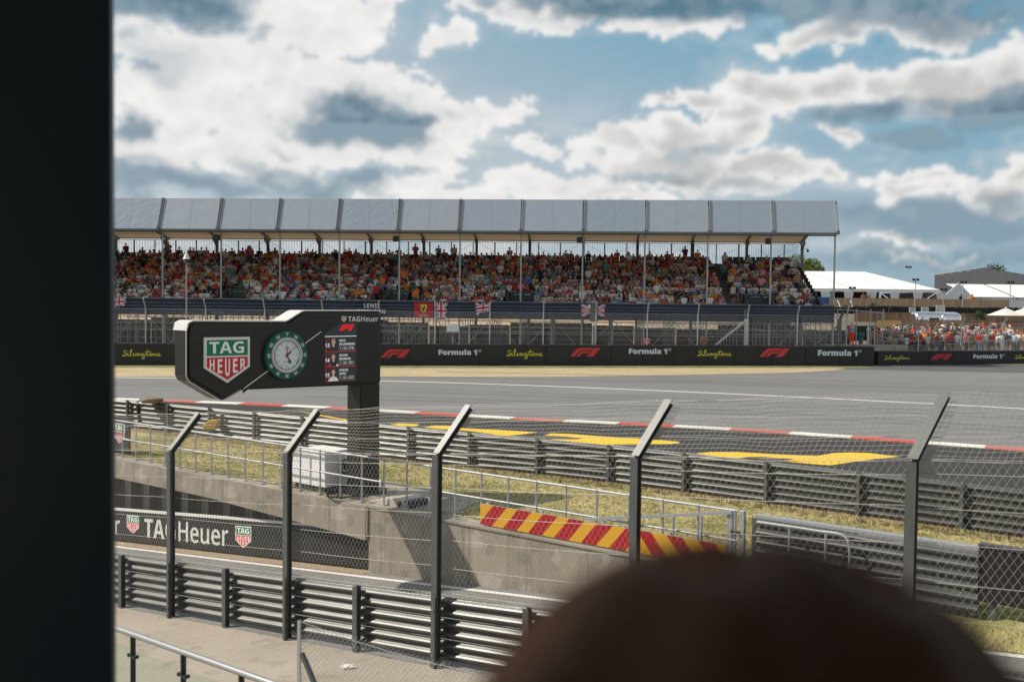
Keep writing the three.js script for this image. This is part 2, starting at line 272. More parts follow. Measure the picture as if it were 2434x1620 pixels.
structure('runoff', sheet([...kerbNear.filter((p) => p[0] < 40), [40, 2], ...smooth(railLine, 40).reverse(), [-60, -52]], 0.008), M.tar, 'black asphalt run off between kerb and guardrail');
structure('dirt_strip', ribbon(railLine, 0.8, 0.012), std({ map: rep(gravelMap, 1 / 2.2), color: col(0.75, 0.62, 0.5), roughness: 1 }), 'bare brown earth along the foot of the guardrail');
structure('white_line', ribbon([[-60, -55.5], [-23.04, -57.5], [-7.45, -57.25], [6.43, -53.32], [23.41, -45.38], [45, -31]], 0.34, 0.010), M.whitePaint, 'thin white line painted on the circuit');
structure('asphalt_seam', ribbon([[-20, -60.6], [7.12, -59.16], [26.62, -51.55], [60, -33]], 0.22, 0.010), std({ color: col(0.12, 0.12, 0.12), roughness: 0.9 }), 'dark joint line between two asphalt lanes');
[[[-30, -53], [-5, -50.5], [14, -44.5], [40, -30]], [[-30, -54.2], [-4, -51.9], [15, -45.6], [42, -31]], [[-10, -47.5], [10, -41.5], [30, -30]], [[-8, -48.6], [11, -42.5], [31, -31]], [[-5, -66], [12, -63], [40, -54], [60, -46]], [[8, -60.5], [30, -53.2], [55, -42]], [[9, -61.7], [31, -54.4], [56, -43.4]]].forEach((p, i) => structure('tyre_mark', ribbon(p, i % 3 ? 0.34 : 0.5, 0.007 + i * 0.0004, 1.5), std({ map: rep(trackMap, 1 / 3, 1 / 1.1), color: col(0.80 - 0.03 * (i % 3), 0.80 - 0.03 * (i % 3), 0.80 - 0.03 * (i % 3)), roughness: 0.8 }), `faint dark tyre mark on the circuit, ${['first', 'second', 'third', 'fourth', 'fifth', 'sixth', 'seventh'][i]} from the kerb side`));
// kerb: red and white blocks
{
  const k = new THREE.Group(); k.name = 'kerb'; k.userData = { kind: 'structure', label: 'red and white kerb along the black run off', category: 'kerb' }; scene.add(k);
  const c = new THREE.CatmullRomCurve3(kerbLine.map((p) => V(p[0], 0, p[1]))), L = c.getLength(), n = 600;
  let s0 = 0; for (let i = 0; i < n; i++) if (c.getPointAt(i / n).x < 8.15) s0 = L * i / n;
  const st = 2.12, off = s0 - Math.ceil(s0 / st / 2) * st * 2;
  const white2 = std({ color: col(0.70, 0.68, 0.66), roughness: 0.8, bumpMap: rep(grain, 1), bumpScale: 0.004 }), red2 = std({ color: col(0.55, 0.085, 0.07), roughness: 0.8 });
  for (let i = 0, a = off; a < L - st; a += st, i++) {
    if (a < 0) continue;
    const p = c.getPointAt(a / L), q = c.getPointAt((a + st - 0.02) / L), t = c.getTangentAt((a + st / 2) / L), nx = -t.z, nz = t.x, w = 0.32;
    if (p.x > 35) break;
    const C = [[p.x - nx * w, p.z - nz * w], [q.x - nx * w, q.z - nz * w], [q.x + nx * w, q.z + nz * w], [p.x + nx * w, p.z + nz * w]];
    const s = new THREE.Shape(C.map((v) => new THREE.Vector2(v[0], -v[1])));
    const g = new THREE.ExtrudeGeometry(s, { depth: 0.03, bevelEnabled: false }).rotateX(-Math.PI / 2);
    part('kerb_block', g, i % 2 ? (i % 3 ? M.whitePaint : white2) : (i % 4 ? M.redPaint : red2), k);
  }
}
const yellow = [[[-8.91,-40.98],[-7.55,-39.51],[-6.26,-37.99],[-6.19,-37.58],[-7.46,-39.05]],[[-4.5,-36.7],[-4.14,-37.07],[-3.38,-36.81],[-3.49,-36.22],[-4.1,-36.32]],[[-3.19,-35.92],[-2.82,-36.53],[-2.19,-36.5],[-2.02,-35.87],[-1.47,-35.76],[0.01,-35.28],[0.95,-34.91],[0.38,-34.27],[-0.27,-33.79],[-0.75,-34.39],[-1.44,-34.99],[-2.34,-35.45],[-2.75,-35.65]],[[1.14,-34.12],[1.39,-34.65],[2.1,-34.57],[3.01,-34.07],[4.44,-33.5],[5.55,-32.92],[5.58,-32.6],[5.18,-32.31],[4.0,-32.15],[3.15,-32.02],[2.48,-32.02],[1.88,-32.36],[1.14,-32.95],[1.47,-33.18],[2.2,-33.17],[2.45,-33.46],[1.87,-33.83]],[[5.65,-30.27],[6.18,-30.64],[7.05,-30.71],[8.05,-30.34],[9.3,-30.05],[10.01,-30.71],[10.57,-30.87],[11.15,-30.8],[11.39,-30.54],[11.86,-30.13],[11.08,-29.7],[10.1,-29.01],[9.15,-28.3],[8.74,-28.46],[8.06,-28.86],[7.99,-29.06],[8.44,-29.35],[7.57,-29.76],[7.11,-29.72],[6.74,-29.38],[6.17,-29.76]]];
yellow.forEach((p, i) => structure('yellow_marking', sheet(p, 0.014), M.yellowPaint, ['thin yellow painted strip on black asphalt', 'small yellow painted sliver on black asphalt', 'yellow painted arrow, third along the run off', 'yellow painted arrow, fourth along the run off', 'large yellow painted arrow nearest the camera'][i]));
// lane, path and retaining wall
structure('pit_exit_lane', laneSheet(-80, 40, 0.0, 4.78, 0), M.lane, 'sunken grey asphalt lane between fence and concrete wall');
structure('path', laneSheet(-80, 60, -60, 0.0, -0.01), M.path, 'beige concrete path on the near side of the fence');
structure('lane_line', laneSheet(-80, 14, 4.0, 4.15, 0.006), M.whitePaint, 'white edge line along the sunken lane');
structure('gravel_edge', laneSheet(-80, -2.55, 4.2, 4.62, 0.008), M.gravel, 'strip of pale gravel under the lane side advertising board');
{
  const w = laneThing('retaining_wall', 'weathered concrete retaining wall and beam above the sunken lane', 'wall');
  const quad = (t0, t1, ya0, ya1, yb, s0, s1) => { // lane-frame prism: x along, z = -s
    const g = extrude([[t0, ya0], [t1, ya1], [t1, yb], [t0, yb]], s1 - s0).translate(0, 0, -s1);
    return g;
  };
  for (const [a, b] of [[-2.55, 0.35], [0.36, 3.25], [3.26, 6.3]]) part('wall_panel', quad(a, b, laneY(a) - 0.15, laneY(b) - 0.15, -0.045, 4.42, 4.8), M.conc, w);
  part('coping', box(8.9, 0.045, 0.42, 1.85, -0.018, -4.6), M.conc, w);
  for (let t = -62.6; t < -2.6; t += 6) {
    const last = t + 6 > -3, e = Math.min(t + 5.985, -2.56);
    part('beam', last ? quad(t, e, -0.56, -0.78, -0.02, 4.38, 4.85) : quad(t, e, -0.56, -0.56, -0.02, 4.38, 4.85), M.conc, w);
  }
  part('deck_slab', box(60, 0.24, 5.2, -32.6, -0.15, -7.46), M.conc, w);
  part('back_wall', quad(-62, -2.5, -8, -2.2, -0.3, 9.6, 9.9), M.conc, w);
  part('end_wall', box(0.3, 3.2, 4.8, -2.4, -1.9, -7.22), M.conc, w);
  const fin = box(0.34, 3.6, 0.5);
  for (let t = -40; t < -3; t += 0.98) part('pier', fin, M.conc, w, [t, -2.12, -6.1]);
  const fl = laneSheet(-62, -2.5, 4.78, 9.7, -0.02); structure('underpass_floor', fl, M.lane, 'dark floor of the underpass behind the board');
}
{ // grass bank where the lane climbs to the level of the circuit
  const P = [], U = [], I = []; [6.3, 8, 10, 12, 14].forEach((t, i) => { [[4.22, laneY(t) + 0.004], [4.5, laneY(t) * 0.3], [4.85, 0.006]].forEach(([s, y]) => { const [x, z] = LW(t, s); P.push(x, y, z); U.push(x, z); }); if (i) { const b = i * 3; for (const k of [0, 1]) I.push(b + k - 3, b + k, b + k - 2, b + k - 2, b + k, b + k + 1); } });
  const g = new THREE.BufferGeometry(); g.setAttribute('position', new THREE.Float32BufferAttribute(P, 3)); g.setAttribute('uv', new THREE.Float32BufferAttribute(U, 2)); g.setIndex(I); g.computeVertexNormals();
  structure('grass_bank', g, M.grass, 'low dry grass bank beside the climbing lane');
}
// galvanised tube handrail on the wall
{
  const h = laneThing('handrail', 'galvanised two rail handrail on top of the concrete wall', 'railing', 0, 4.63);
  const post = rod(V(0, 0, 0), V(0, 1.03, 0), 0.022, 8), foot = box(0.12, 0.012, 0.12, 0, 0.012, 0), knuckle = new THREE.SphereGeometry(0.034, 8, 6);
  for (let k = -14; k <= 26; k++) { const t = -12.1 + 0.7 * k; if (t > 6.1) continue; const p = part('post', post, M.galvRail, h, [t, 0, 0]); part('foot_plate', foot, M.galvRail, p); part('knuckle', knuckle, M.galvRail, p, [0, 1.03, 0]); part('knuckle', knuckle, M.galvRail, p, [0, 0.52, 0]); }
  part('top_rail', rod(V(-22, 1.03, 0), V(6.15, 1.03, 0), 0.023), M.galvRail, h);
  part('mid_rail', rod(V(-22, 0.52, 0), V(6.15, 0.52, 0), 0.021), M.galvRail, h);
}
// canvas prints
function canvasTex(w, h, draw, repeatX) {
  const c = document.createElement('canvas'); c.width = w; c.height = h; const x = c.getContext('2d'); draw(x, w, h);
  const t = new THREE.CanvasTexture(c); t.colorSpace = THREE.SRGBColorSpace; t.anisotropy = 8; return t;
}
const GRN = '#0b7d52', RED = '#d3202c', OFF = '#e9e9e6';
function shield(x, X, Y, w, h) { // watchmaker's shield: green top, red bottom, white border
  const p = (k) => { const a = w * k, b = h * k; x.beginPath(); x.moveTo(X + a, Y + a); x.lineTo(X + w - a, Y + a); x.lineTo(X + w - a, Y + h * 0.66 - a * 0.4); x.lineTo(X + w / 2, Y + h - a * 1.25); x.lineTo(X + a, Y + h * 0.66 - a * 0.4); x.closePath(); };
  x.fillStyle = OFF; p(0); x.fill(); x.save(); p(0.05); x.clip();
  x.fillStyle = GRN; x.fillRect(X, Y, w, h * 0.40); x.fillStyle = RED; x.fillRect(X, Y + h * 0.435, w, h); x.restore();
  x.fillStyle = '#ffffff'; x.textAlign = 'center'; x.textBaseline = 'middle'; x.font = 'bold ' + Math.round(h * 0.36) + 'px sans-serif';
  x.save(); x.translate(X + w / 2, Y + h * 0.225); const tw = x.measureText('TAG').width; x.scale(w * 0.80 / tw, 0.98); x.fillText('TAG', 0, 0); x.restore();
  const L = 'HEUER', hs = [0.24, 0.31, 0.38, 0.31, 0.24];
  for (let i = 0; i < 5; i++) { x.save(); x.translate(X + w * (0.165 + 0.1675 * i), Y + h * (0.475 + hs[i] / 2)); x.font = 'bold ' + Math.round(h * 0.3) + 'px sans-serif'; const m = x.measureText(L[i]).width; x.scale(w * 0.14 / m, hs[i] / 0.215); x.fillText(L[i], 0, 0); x.restore(); }
}
function wordmark(x, X, Y, h, wTotal, fill = '#e6e7e6') { // TAG in bold, Heuer in light letters
  x.fillStyle = fill; x.textAlign = 'left'; x.textBaseline = 'alphabetic'; x.save(); x.translate(X, Y + h);
  x.font = 'bold ' + Math.round(h * 1.36) + 'px sans-serif'; const a = x.measureText('TAG').width; x.font = Math.round(h * 1.36) + 'px sans-serif'; const b = x.measureText('Heuer').width;
  x.scale(wTotal / (a + b * 1.0), 1); x.font = 'bold ' + Math.round(h * 1.36) + 'px sans-serif'; x.fillText('TAG', 0, 0); x.font = Math.round(h * 1.36) + 'px sans-serif'; x.fillText('Heuer', a, 0);
  x.strokeStyle = fill; x.lineWidth = h * 0.035; x.strokeText('Heuer', a, 0); x.restore();
}
function raceLogo(x, X, Y, w, h, fill) { // slanted swoosh and stroke
  x.fillStyle = fill; const k = (u, v) => [X + u / 3 * w, Y + v * h];
  const poly = (pts) => { x.beginPath(); pts.forEach((p, i) => { const q = k(p[0], p[1]); if (!i) x.moveTo(...q); else if (p.length > 2) x.quadraticCurveTo(...q, ...k(p[2], p[3])); else x.lineTo(...q); }); x.closePath(); x.fill(); };
  poly([[0, 1], [0.5, 0.32], [0.72, 0.0, 1.15, 0], [2.22, 0], [2.03, 0.27], [1.2, 0.27], [0.98, 0.27, 0.86, 0.44], [0.46, 1]]);
  poly([[0.58, 1], [0.95, 0.5], [1.05, 0.37, 1.2, 0.37], [1.96, 0.37], [1.78, 0.62], [1.3, 0.62], [1.2, 0.62, 1.14, 0.7], [0.93, 1]]);
  poly([[2.33, 0], [3, 0], [2.29, 1], [1.62, 1]]);
}
const scriptStrokes = [ // handwriting in units of x height, baseline 0, upwards positive
  [[1.0, 1.75], [0.75, 1.95], [0.35, 1.75], [0.3, 1.3], [0.75, 0.95], [0.85, 0.4], [0.4, -0.05], [-0.05, 0.1], [0.0, 0.35], [0.5, 0.3], [1.05, 0.5], [1.25, 0.95], [1.22, 0.35], [1.4, 0.0], [1.75, 0.5], [2.15, 1.7], [2.2, 2.3], [2.0, 2.2], [1.9, 1.2], [1.95, 0.2], [2.2, 0.05], [2.6, 0.6], [2.75, 0.95], [2.75, 0.15], [2.95, 0.05], [3.3, 0.75], [3.3, 0.95], [3.45, 0.55], [3.85, 0.6], [3.95, 0.9], [3.7, 0.95], [3.55, 0.5], [3.7, 0.05], [4.1, 0.3], [4.45, 0.9], [4.55, 0.75], [4.5, 0.1], [4.6, 0.4], [4.9, 0.85], [5.15, 0.9], [5.1, 0.4], [5.25, -0.4], [5.0, -1.0], [4.65, -0.85], [4.85, -0.3], [5.5, 0.4], [5.95, 1.2], [6.15, 2.2], [5.9, 1.0], [5.95, 0.1], [6.25, 0.15], [6.6, 0.8], [6.85, 0.9], [6.65, 0.5], [6.85, 0.05], [7.15, 0.4], [7.05, 0.9], [7.35, 0.8], [7.6, 0.8], [7.55, 0.1], [7.85, 0.7], [8.1, 0.9], [8.15, 0.2], [8.4, 0.1], [8.75, 0.5], [8.95, 0.85], [8.75, 0.95], [8.6, 0.45], [8.8, 0.05], [9.4, 0.4]],
  [[5.45, 1.45], [6.0, 1.42], [6.9, 1.55]], [[1.3, 1.45], [1.34, 1.5]]];
function script(x, X, Y, w, stroke, lw) {
  const k = w / 9.4; x.strokeStyle = stroke; x.lineWidth = lw; x.lineCap = x.lineJoin = 'round';
  for (const s of scriptStrokes) { const c = new THREE.CatmullRomCurve3(s.map((p) => V(X + p[0] * k, Y - p[1] * k * 0.92, 0))).getPoints(s.length * 6); x.beginPath(); c.forEach((p, i) => i ? x.lineTo(p.x, p.y) : x.moveTo(p.x, p.y)); x.stroke(); }
}
// lane side advertising board with the watchmaker's name
{
  const b = laneThing('advertising_board', 'black advertising board with white lettering and shields beside the sunken lane', 'board', 0, 4.62);
  const map = canvasTex(2048, 160, (x, w, h) => {
    const k = w / 11.2, T = (t) => (t + 13.9) * k; // 11.2 m of board
    x.fillStyle = '#232323'; x.fillRect(0, 0, w, h);
    shield(x, T(-12.5), 20, 0.62 * k, 96); shield(x, T(-7.53), 26, 0.64 * k, 104);
    wordmark(x, T(-11.63), 28, 100, 3.82 * k, '#dcdcda'); x.save(); x.beginPath(); x.rect(0, 0, T(-12.85), h); x.clip(); wordmark(x, T(-16.66), 28, 100, 3.82 * k, '#dcdcda'); x.restore();
    for (let i = 0; i < 90; i++) { x.fillStyle = rnd() < 0.6 ? 'rgba(150,150,148,0.22)' : 'rgba(10,10,10,0.3)'; x.fillRect(rnd() * w, rnd() * h, rr(8, 46), 1.4); }
  });
  const mat = std({ map, roughness: 0.55 }), top = -13.9, end = -2.7;
  const skew = (g) => { const p = g.attributes.position; for (let i = 0; i < p.count; i++) p.setY(i, p.getY(i) + LY + LS * p.getX(i)); g.computeVertexNormals(); return g; };
  const face = new THREE.PlaneGeometry(11.2, 0.86, 28, 1).translate((top + end) / 2, 0.48, 0.042); part('printed_face', skew(face), mat, b);
  part('panel', skew(box(30, 0.86, 0.07, end - 15, 0.48, 0)), M.black, b);
  part('top_edge', skew(box(30.02, 0.055, 0.12, end - 15, 0.94, 0)), M.white, b);
  for (let k = 0; k < 4; k++) part('tyre', new THREE.TorusGeometry(0.13, 0.075, 8, 16).rotateX(Math.PI / 2), M.rubber, b, [end + 0.1, laneY(end) + 0.12 + k * 0.2, -0.16]);
}
// red and yellow striped board on the wall
{
  const b = laneThing('striped_board', 'red and yellow diagonally striped board on the concrete wall', 'board', 0, 4.5);
  const map = canvasTex(1024, 90, (x, w, h) => {
    x.fillStyle = '#dba51a'; x.fillRect(0, 0, w, h); x.fillStyle = '#a8131c';
    const k = w / 5.4, H = h, ln = 0.34 * k; 
    for (let i = 0; i < 6; i++) { const a = (0.02 + i * 0.62) * k - 0.05 * k; x.beginPath(); x.moveTo(a, H); x.lineTo(a + ln, H); x.lineTo(a + ln + 0.36 * k, 0); x.lineTo(a + 0.36 * k, 0); x.fill(); }
    x.fillStyle = '#dba51a'; x.fillRect(3.62 * k, 0, w, h); x.fillStyle = '#a8131c'; for (let i = 0; i < 3; i++) { const a = (3.95 + i * 0.62) * k; x.beginPath(); x.moveTo(a - ln * 0.9, 0); x.lineTo(a, 0); x.lineTo(a + 0.36 * k, H); x.lineTo(a + 0.36 * k - ln * 0.9, H); x.fill(); }
  });
  part('printed_face', new THREE.PlaneGeometry(5.4, 0.42).translate(3.3, 0.245, 0.022), std({ map, roughness: 0.5 }), b);
  part('panel', box(5.4, 0.42, 0.04, 3.3, 0.245, 0), M.galvRail, b);
  for (const t of [0.75, 2.1, 3.5, 4.9]) part('bracket', box(0.05, 0.5, 0.05, t, 0.25, -0.05), M.galvRail, b);
}
// steel gate frame at the end of the handrail
{
  const g = laneThing('steel_gate', 'grey steel gate with slanting bar between handrail and pale guardrail', 'gate', 0, 4.66);
  part('bar', bar(V(3.1, 0.47, 0.12), V(6.05, 1.0, 0.06), 0.05, 0.05), M.galvRail, g);
  for (const t of [6.0, 6.22]) part('gate_post', rbox(0.09, 1.05, 0.09, 0.01, t, 0.52, 0), M.galvRail, g);
  for (const [t, h] of [[4.2, 0.62], [4.95, 0.78], [5.5, 0.88]]) part('upright', rod(V(t, 0, 0.1), V(t, h, 0.1), 0.025), M.galvRail, g);
  part('latch', box(0.16, 0.06, 0.05, 6.11, 0.66, 0.05), M.darkSteel, g);
  part('lower_bar', bar(V(3.1, 0.18, 0.12), V(6.05, 0.3, 0.06), 0.04, 0.04), M.galvRail, g);
}
// ---------------------------------------------------------------- guardrails
function wBeam(len) { // two rounded humps, 0.31 high, facing +z, running along +x; a sheet with real thickness
  const N = 28, P = [], Nn = [], U = [], I = [], prof = (v) => 0.066 * Math.pow(0.5 - 0.5 * Math.cos(v * Math.PI * 4), 0.8), th = 0.006;
  const row = (off, flip) => { const b = P.length / 3; for (let i = 0; i <= N; i++) { const v = i / N, d = prof(v), e = 0.004, sl = (prof(Math.min(1, v + e)) - prof(Math.max(0, v - e))) / (2 * e * 0.31), l = Math.hypot(1, sl), s = flip ? -1 : 1; for (const x of [0, len]) { P.push(x, v * 0.31, d + off); Nn.push(0, -sl / l * s, s / l); U.push(x, v * 0.31); } if (i) { const c = b + i * 2; if (flip) I.push(c - 2, c, c - 1, c - 1, c, c + 1); else I.push(c - 2, c - 1, c, c - 1, c + 1, c); } } };
  row(0, false); row(-th, true);
  for (const [y, s] of [[0, -1], [0.31, 1]]) { const b = P.length / 3; for (const [x, z] of [[0, 0], [len, 0], [0, -th], [len, -th]]) { P.push(x, y, z); Nn.push(0, s, 0); U.push(x, z); } if (s > 0) I.push(b, b + 1, b + 2, b + 1, b + 3, b + 2); else I.push(b, b + 2, b + 1, b + 1, b + 2, b + 3); }
  const g = new THREE.BufferGeometry(); g.setAttribute('position', new THREE.Float32BufferAttribute(P, 3)); g.setAttribute('normal', new THREE.Float32BufferAttribute(Nn, 3)); g.setAttribute('uv', new THREE.Float32BufferAttribute(U, 2)); g.setIndex(I); return g;
}
const beamCache = {};
const beamGeo = (len) => beamCache[len.toFixed(2)] ??= wBeam(len);
function guardrailRun(g, pts, y0, mat, postMat, gap, opts = {}) { // pts: [x, y, z] of post feet
  for (let i = 0; i + 1 < pts.length; i++) {
    const a = V(...pts[i]), b = V(...pts[i + 1]), d = b.clone().sub(a), l = d.length();
    for (let k = 0; k < 3; k++) {
      const m = part('beam', beamGeo(l + 0.06), Array.isArray(mat) ? mat[(i + k) % mat.length] : mat, g, [a.x, a.y + y0 + k * (0.31 + gap), a.z]);
      m.rotation.order = 'YZX'; m.rotation.y = Math.atan2(-d.z, d.x); m.rotation.z = Math.asin(d.y / l); m.rotation.x = rr(-0.03, 0.03);
      m.translateZ((opts.side ?? -0.06) - 0.07);
    }
  }
  const ph = y0 + 0.93 + 2 * gap + 0.04, pg = opts.post ?? merge([box(0.1, ph, 0.012, 0, ph / 2, 0.045), box(0.1, ph, 0.012, 0, ph / 2, -0.045), box(0.012, ph, 0.078, 0, ph / 2, 0)]);
  pts.forEach((p, i) => { if (opts.skip?.(i)) return; const m = part('post', pg, postMat, g, p); const q = pts[Math.min(i + 1, pts.length - 1)], o = pts[Math.max(i - 1, 0)]; m.rotation.y = Math.atan2(-(q[2] - o[2]), q[0] - o[0]); });
}
const galvA = std({ map: rep(galvMap, 0.6, 3), color: col(0.36, 0.365, 0.36), metalness: 0.75, roughness: 0.38 }), galvB = std({ map: rep(galvMap, 0.45, 2), color: col(0.34, 0.345, 0.34), metalness: 0.75, roughness: 0.42 });
{ // trackside rail, on the curve
  const g = thing('guardrail', 'long dark grey three beam guardrail between grass and black run off', 'guardrail');
  const c = new THREE.CatmullRomCurve3(railLine.map((p) => V(p[0], 0, p[1]))), n = Math.round(c.getLength() / 2.05);
  guardrailRun(g, c.getSpacedPoints(n).map((p) => [p.x, 0, p.z]), 0.03, [galvA, galvB, galvA], M.galvDark, 0.005, { side: -0.05, post: box(0.075, 0.99, 0.09, 0, 0.495, 0) });
}
const BAY = 3.42;
{ // near rail along the lane
  const g = laneThing('guardrail', 'near galvanised three beam guardrail below the tall debris fence', 'guardrail');
  const pts = []; for (let k = -8; k <= 8; k++) { const t = k * BAY / 2; pts.push([t, laneY(t), 0]); }
  guardrailRun(g, pts, 0.07, [galvA, galvB], M.galvDark, 0.014, { side: -0.07 });
}
{ // pale rail at the gate
  const g = laneThing('guardrail', 'pale sunlit three beam guardrail ending beside the steel gate', 'guardrail', 0, 4.7);
  guardrailRun(g, [[6.5, 0, 0], [8.2, 0, 0], [9.9, 0, 0]], 0.02, galvRailLight(), M.galvRail, 0.003, { side: 0.14 });
  part('end_wing', new THREE.CylinderGeometry(0.16, 0.16, 0.93, 14, 1, true, 0, Math.PI).rotateY(-Math.PI / 2), galvRailLight(), g, [6.5, 0.485, -0.1]);
  part('top_cap', box(3.5, 0.05, 0.16, 8.2, 0.985, 0), M.galvRail, g);
  for (const t of [7.15, 7.75]) part('hoop_leg', rod(V(t, 0, 0.3), V(t, 0.92, 0.3), 0.022), M.galvRail, g);
  part('hoop', new THREE.TubeGeometry(new THREE.CatmullRomCurve3([V(6.6, 0.95, 0.3), V(7.6, 0.95, 0.3), V(8.05, 0.93, 0.3), V(8.12, 0.8, 0.3), V(8.12, 0.0, 0.3)]), 24, 0.022, 8), M.galvRail, g);
}
function galvRailLight() { return galvA; }
{
  const b = laneThing('advertising_board', 'dark lane side board with faint yellow script at the frame edge', 'board', 9.95, 4.66);
  const map = canvasTex(512, 96, (x, w, h) => { x.fillStyle = '#1d1a1b'; x.fillRect(0, 0, w, h); script(x, 90, 62, 150, '#a89a3c', 4); script(x, 330, 62, 150, '#a89a3c', 4); });
  part('panel', rbox(4.4, 0.8, 0.1, 0.01, 2.2, 0.62, 0), M.black, b);
  part('printed_face', new THREE.PlaneGeometry(4.38, 0.76).translate(2.2, 0.62, 0.054), std({ map, roughness: 0.6 }), b);
  part('top_edge', rbox(4.42, 0.06, 0.14, 0.01, 2.2, 1.05, 0), std({ color: col(0.05, 0.045, 0.07), roughness: 0.5 }), b);
  for (const t of [0.2, 2.2, 4.2]) part('leg', box(0.08, 0.3, 0.08, t, 0.1, -0.06), M.galvDark, b);
}
// ---------------------------------------------------------------- tall debris fence
{
  const f = laneThing('debris_fence', 'tall galvanised debris fence with cranked posts and wire mesh', 'fence');
  const H = 3.2, AX = 0.51, AY = 0.70, AT = 0.19;
  const postG = merge([box(0.11, H, 0.014, 0, H / 2, 0.05), box(0.11, H, 0.014, 0, H / 2, -0.05), box(0.014, H, 0.086, 0, H / 2, 0)]);
  const armL = Math.hypot(AX, AY), arm0 = merge([box(0.11, 0.014, armL, 0, 0.05, -armL / 2), box(0.11, 0.014, armL, 0, -0.05, -armL / 2), box(0.014, 0.086, armL, 0, 0, -armL / 2)]).rotateX(Math.atan2(AY, AX)); arm0.applyMatrix4(new THREE.Matrix4().makeShear(AT / AY, 0, 0, 0, 0, 0).transpose()); { const ap = arm0.attributes.position; void ap; }
  const cap = merge([box(0.06, 1.08, 0.03, 0.03, 0.54, 0.085), box(0.012, 1.08, 0.06, 0.06, 0.54, 0.07)]);
  const bolt = new THREE.CylinderGeometry(0.012, 0.012, 0.02, 6).rotateX(Math.PI / 2);
  for (let k = -4; k <= 4; k++) {
    const t = k * BAY, y = laneY(t), p = part('post', postG, M.galvDark, f, [t, y, 0]);
    part('arm', arm0, M.galvDark, p, [0, H, 0]); part('stiffener', cap, M.galvDark, p, [0.0, 0, 0]);
    for (const b of [0.2, 0.55, 0.9]) part('bolt', bolt, M.galvRail, p, [0.03, b, 0.11]);
    if (k === 4) break;
    const x0 = t + 0.02, x1 = t + BAY - 0.02;
    part('chain_link_mesh', wires(diamonds(x0, x1, LY + 0.98, LY + H - 0.02, 0.086, 0.65, LS, -0.075).map(([a, b]) => { // a loose mesh bellies a little between posts
      const w = (p2) => [p2[0], p2[1], p2[2] - 0.03 * Math.sin((p2[0] - x0) / BAY * Math.PI)]; return [w(a), w(b)]; }), 0.0019), M.wire, f);
    const up = [];
    const sag = (x, q) => 0.012 * Math.sin(Math.PI * (x - x0) / (x1 - x0)) * Math.sin(x * 5.3 + q * 6 + k) + 0.012 * Math.sin(x * 2.1 + k * 2 + q * 4);
    const P = (x, q) => [x + AT * q, LY + LS * x + H + AY * q + sag(x, q), -0.07 - AX * q + sag(x + 1, q)];
    for (let x = x0; x < x1; x += 0.072) for (let j = 0; j < 4; j++) up.push([P(x, j / 4 * 1.02), P(x + 0.004, (j + 1) / 4 * 1.02)]);
    for (let q = 0; q <= 1.03; q += 0.0725) for (let j = 0; j < 12; j++) up.push([P(lerp(x0, x1, j / 12), q), P(lerp(x0, x1, (j + 1) / 12), q)]);
    part('square_mesh', wires(up, 0.0021), M.wire, f);
    for (const h of [1.1, 1.5, 1.9, 2.3, 2.7, 3.05, 3.2]) { const n = 8, L = []; for (let j = 0; j < n; j++) { const a = j / n, b = (j + 1) / n, yy = (q) => LY + LS * lerp(x0, x1, q) + h - 0.02 * Math.sin(Math.PI * q) + 0.012 * Math.sin(h * 9 + k * 4); L.push([[lerp(x0, x1, a), yy(a), -0.085], [lerp(x0, x1, b), yy(b), -0.085]]); } part('tension_wire', wires(L, 0.0042), M.wire, f); }
    for (const q of [0.02, 0.35, 0.68, 0.99]) part('tension_wire', wires([[P(x0, q), P((x0 + x1) / 2, q - 0.01)], [P((x0 + x1) / 2, q - 0.01), P(x1, q)]], 0.0032), M.wire, f);
  }
}
// ---------------------------------------------------------------- foreground: low mesh fence, steel handrail with glass, column
{
  const f = thing('chain_link_fence', 'low chain link fence with angle iron post in the near foreground', 'fence', [-2.56, 0, -12.0], LA);
  const post = merge([box(0.055, 1.95, 0.008, 0, -0.36, 0), box(0.008, 1.95, 0.055, -0.024, -0.36, -0.025)]);
  for (const t of [0, 3, 6]) part('post', post, M.galvRail, f, [t, 0, 0]);
  part('brace', bar(V(0.03, 0.22, -0.02), V(1.05, -1.15, -0.02), 0.05, 0.05), M.galvDark, f);
  const L = diamonds(0, 9, -1.28, 0.60, 0.075, 1.0, 0.012, -0.03); part('chain_link_mesh', wires(L, 0.0024), M.wire, f);
  const tw = []; for (let i = 0; i < 36; i++) { const y = (q) => 0.60 + 0.012 * q - 0.05 * Math.sin((q % 3) / 3 * Math.PI) + 0.006 * Math.sin(q * 11); tw.push([[i / 4, y(i / 4), -0.03], [(i + 1) / 4, y((i + 1) / 4), -0.03]]); }
  part('top_wire', wires(tw, 0.0035), M.wire, f);
  const tips = []; for (let x = 0; x < 9; x += 0.075) { tips.push([[x, 0.585 + 0.012 * x, -0.03], [x + 0.022, 0.635 + 0.012 * x, -0.025]]); } part('mesh_tips', wires(tips, 0.0019), M.wire, f, null, 'stuff');
}
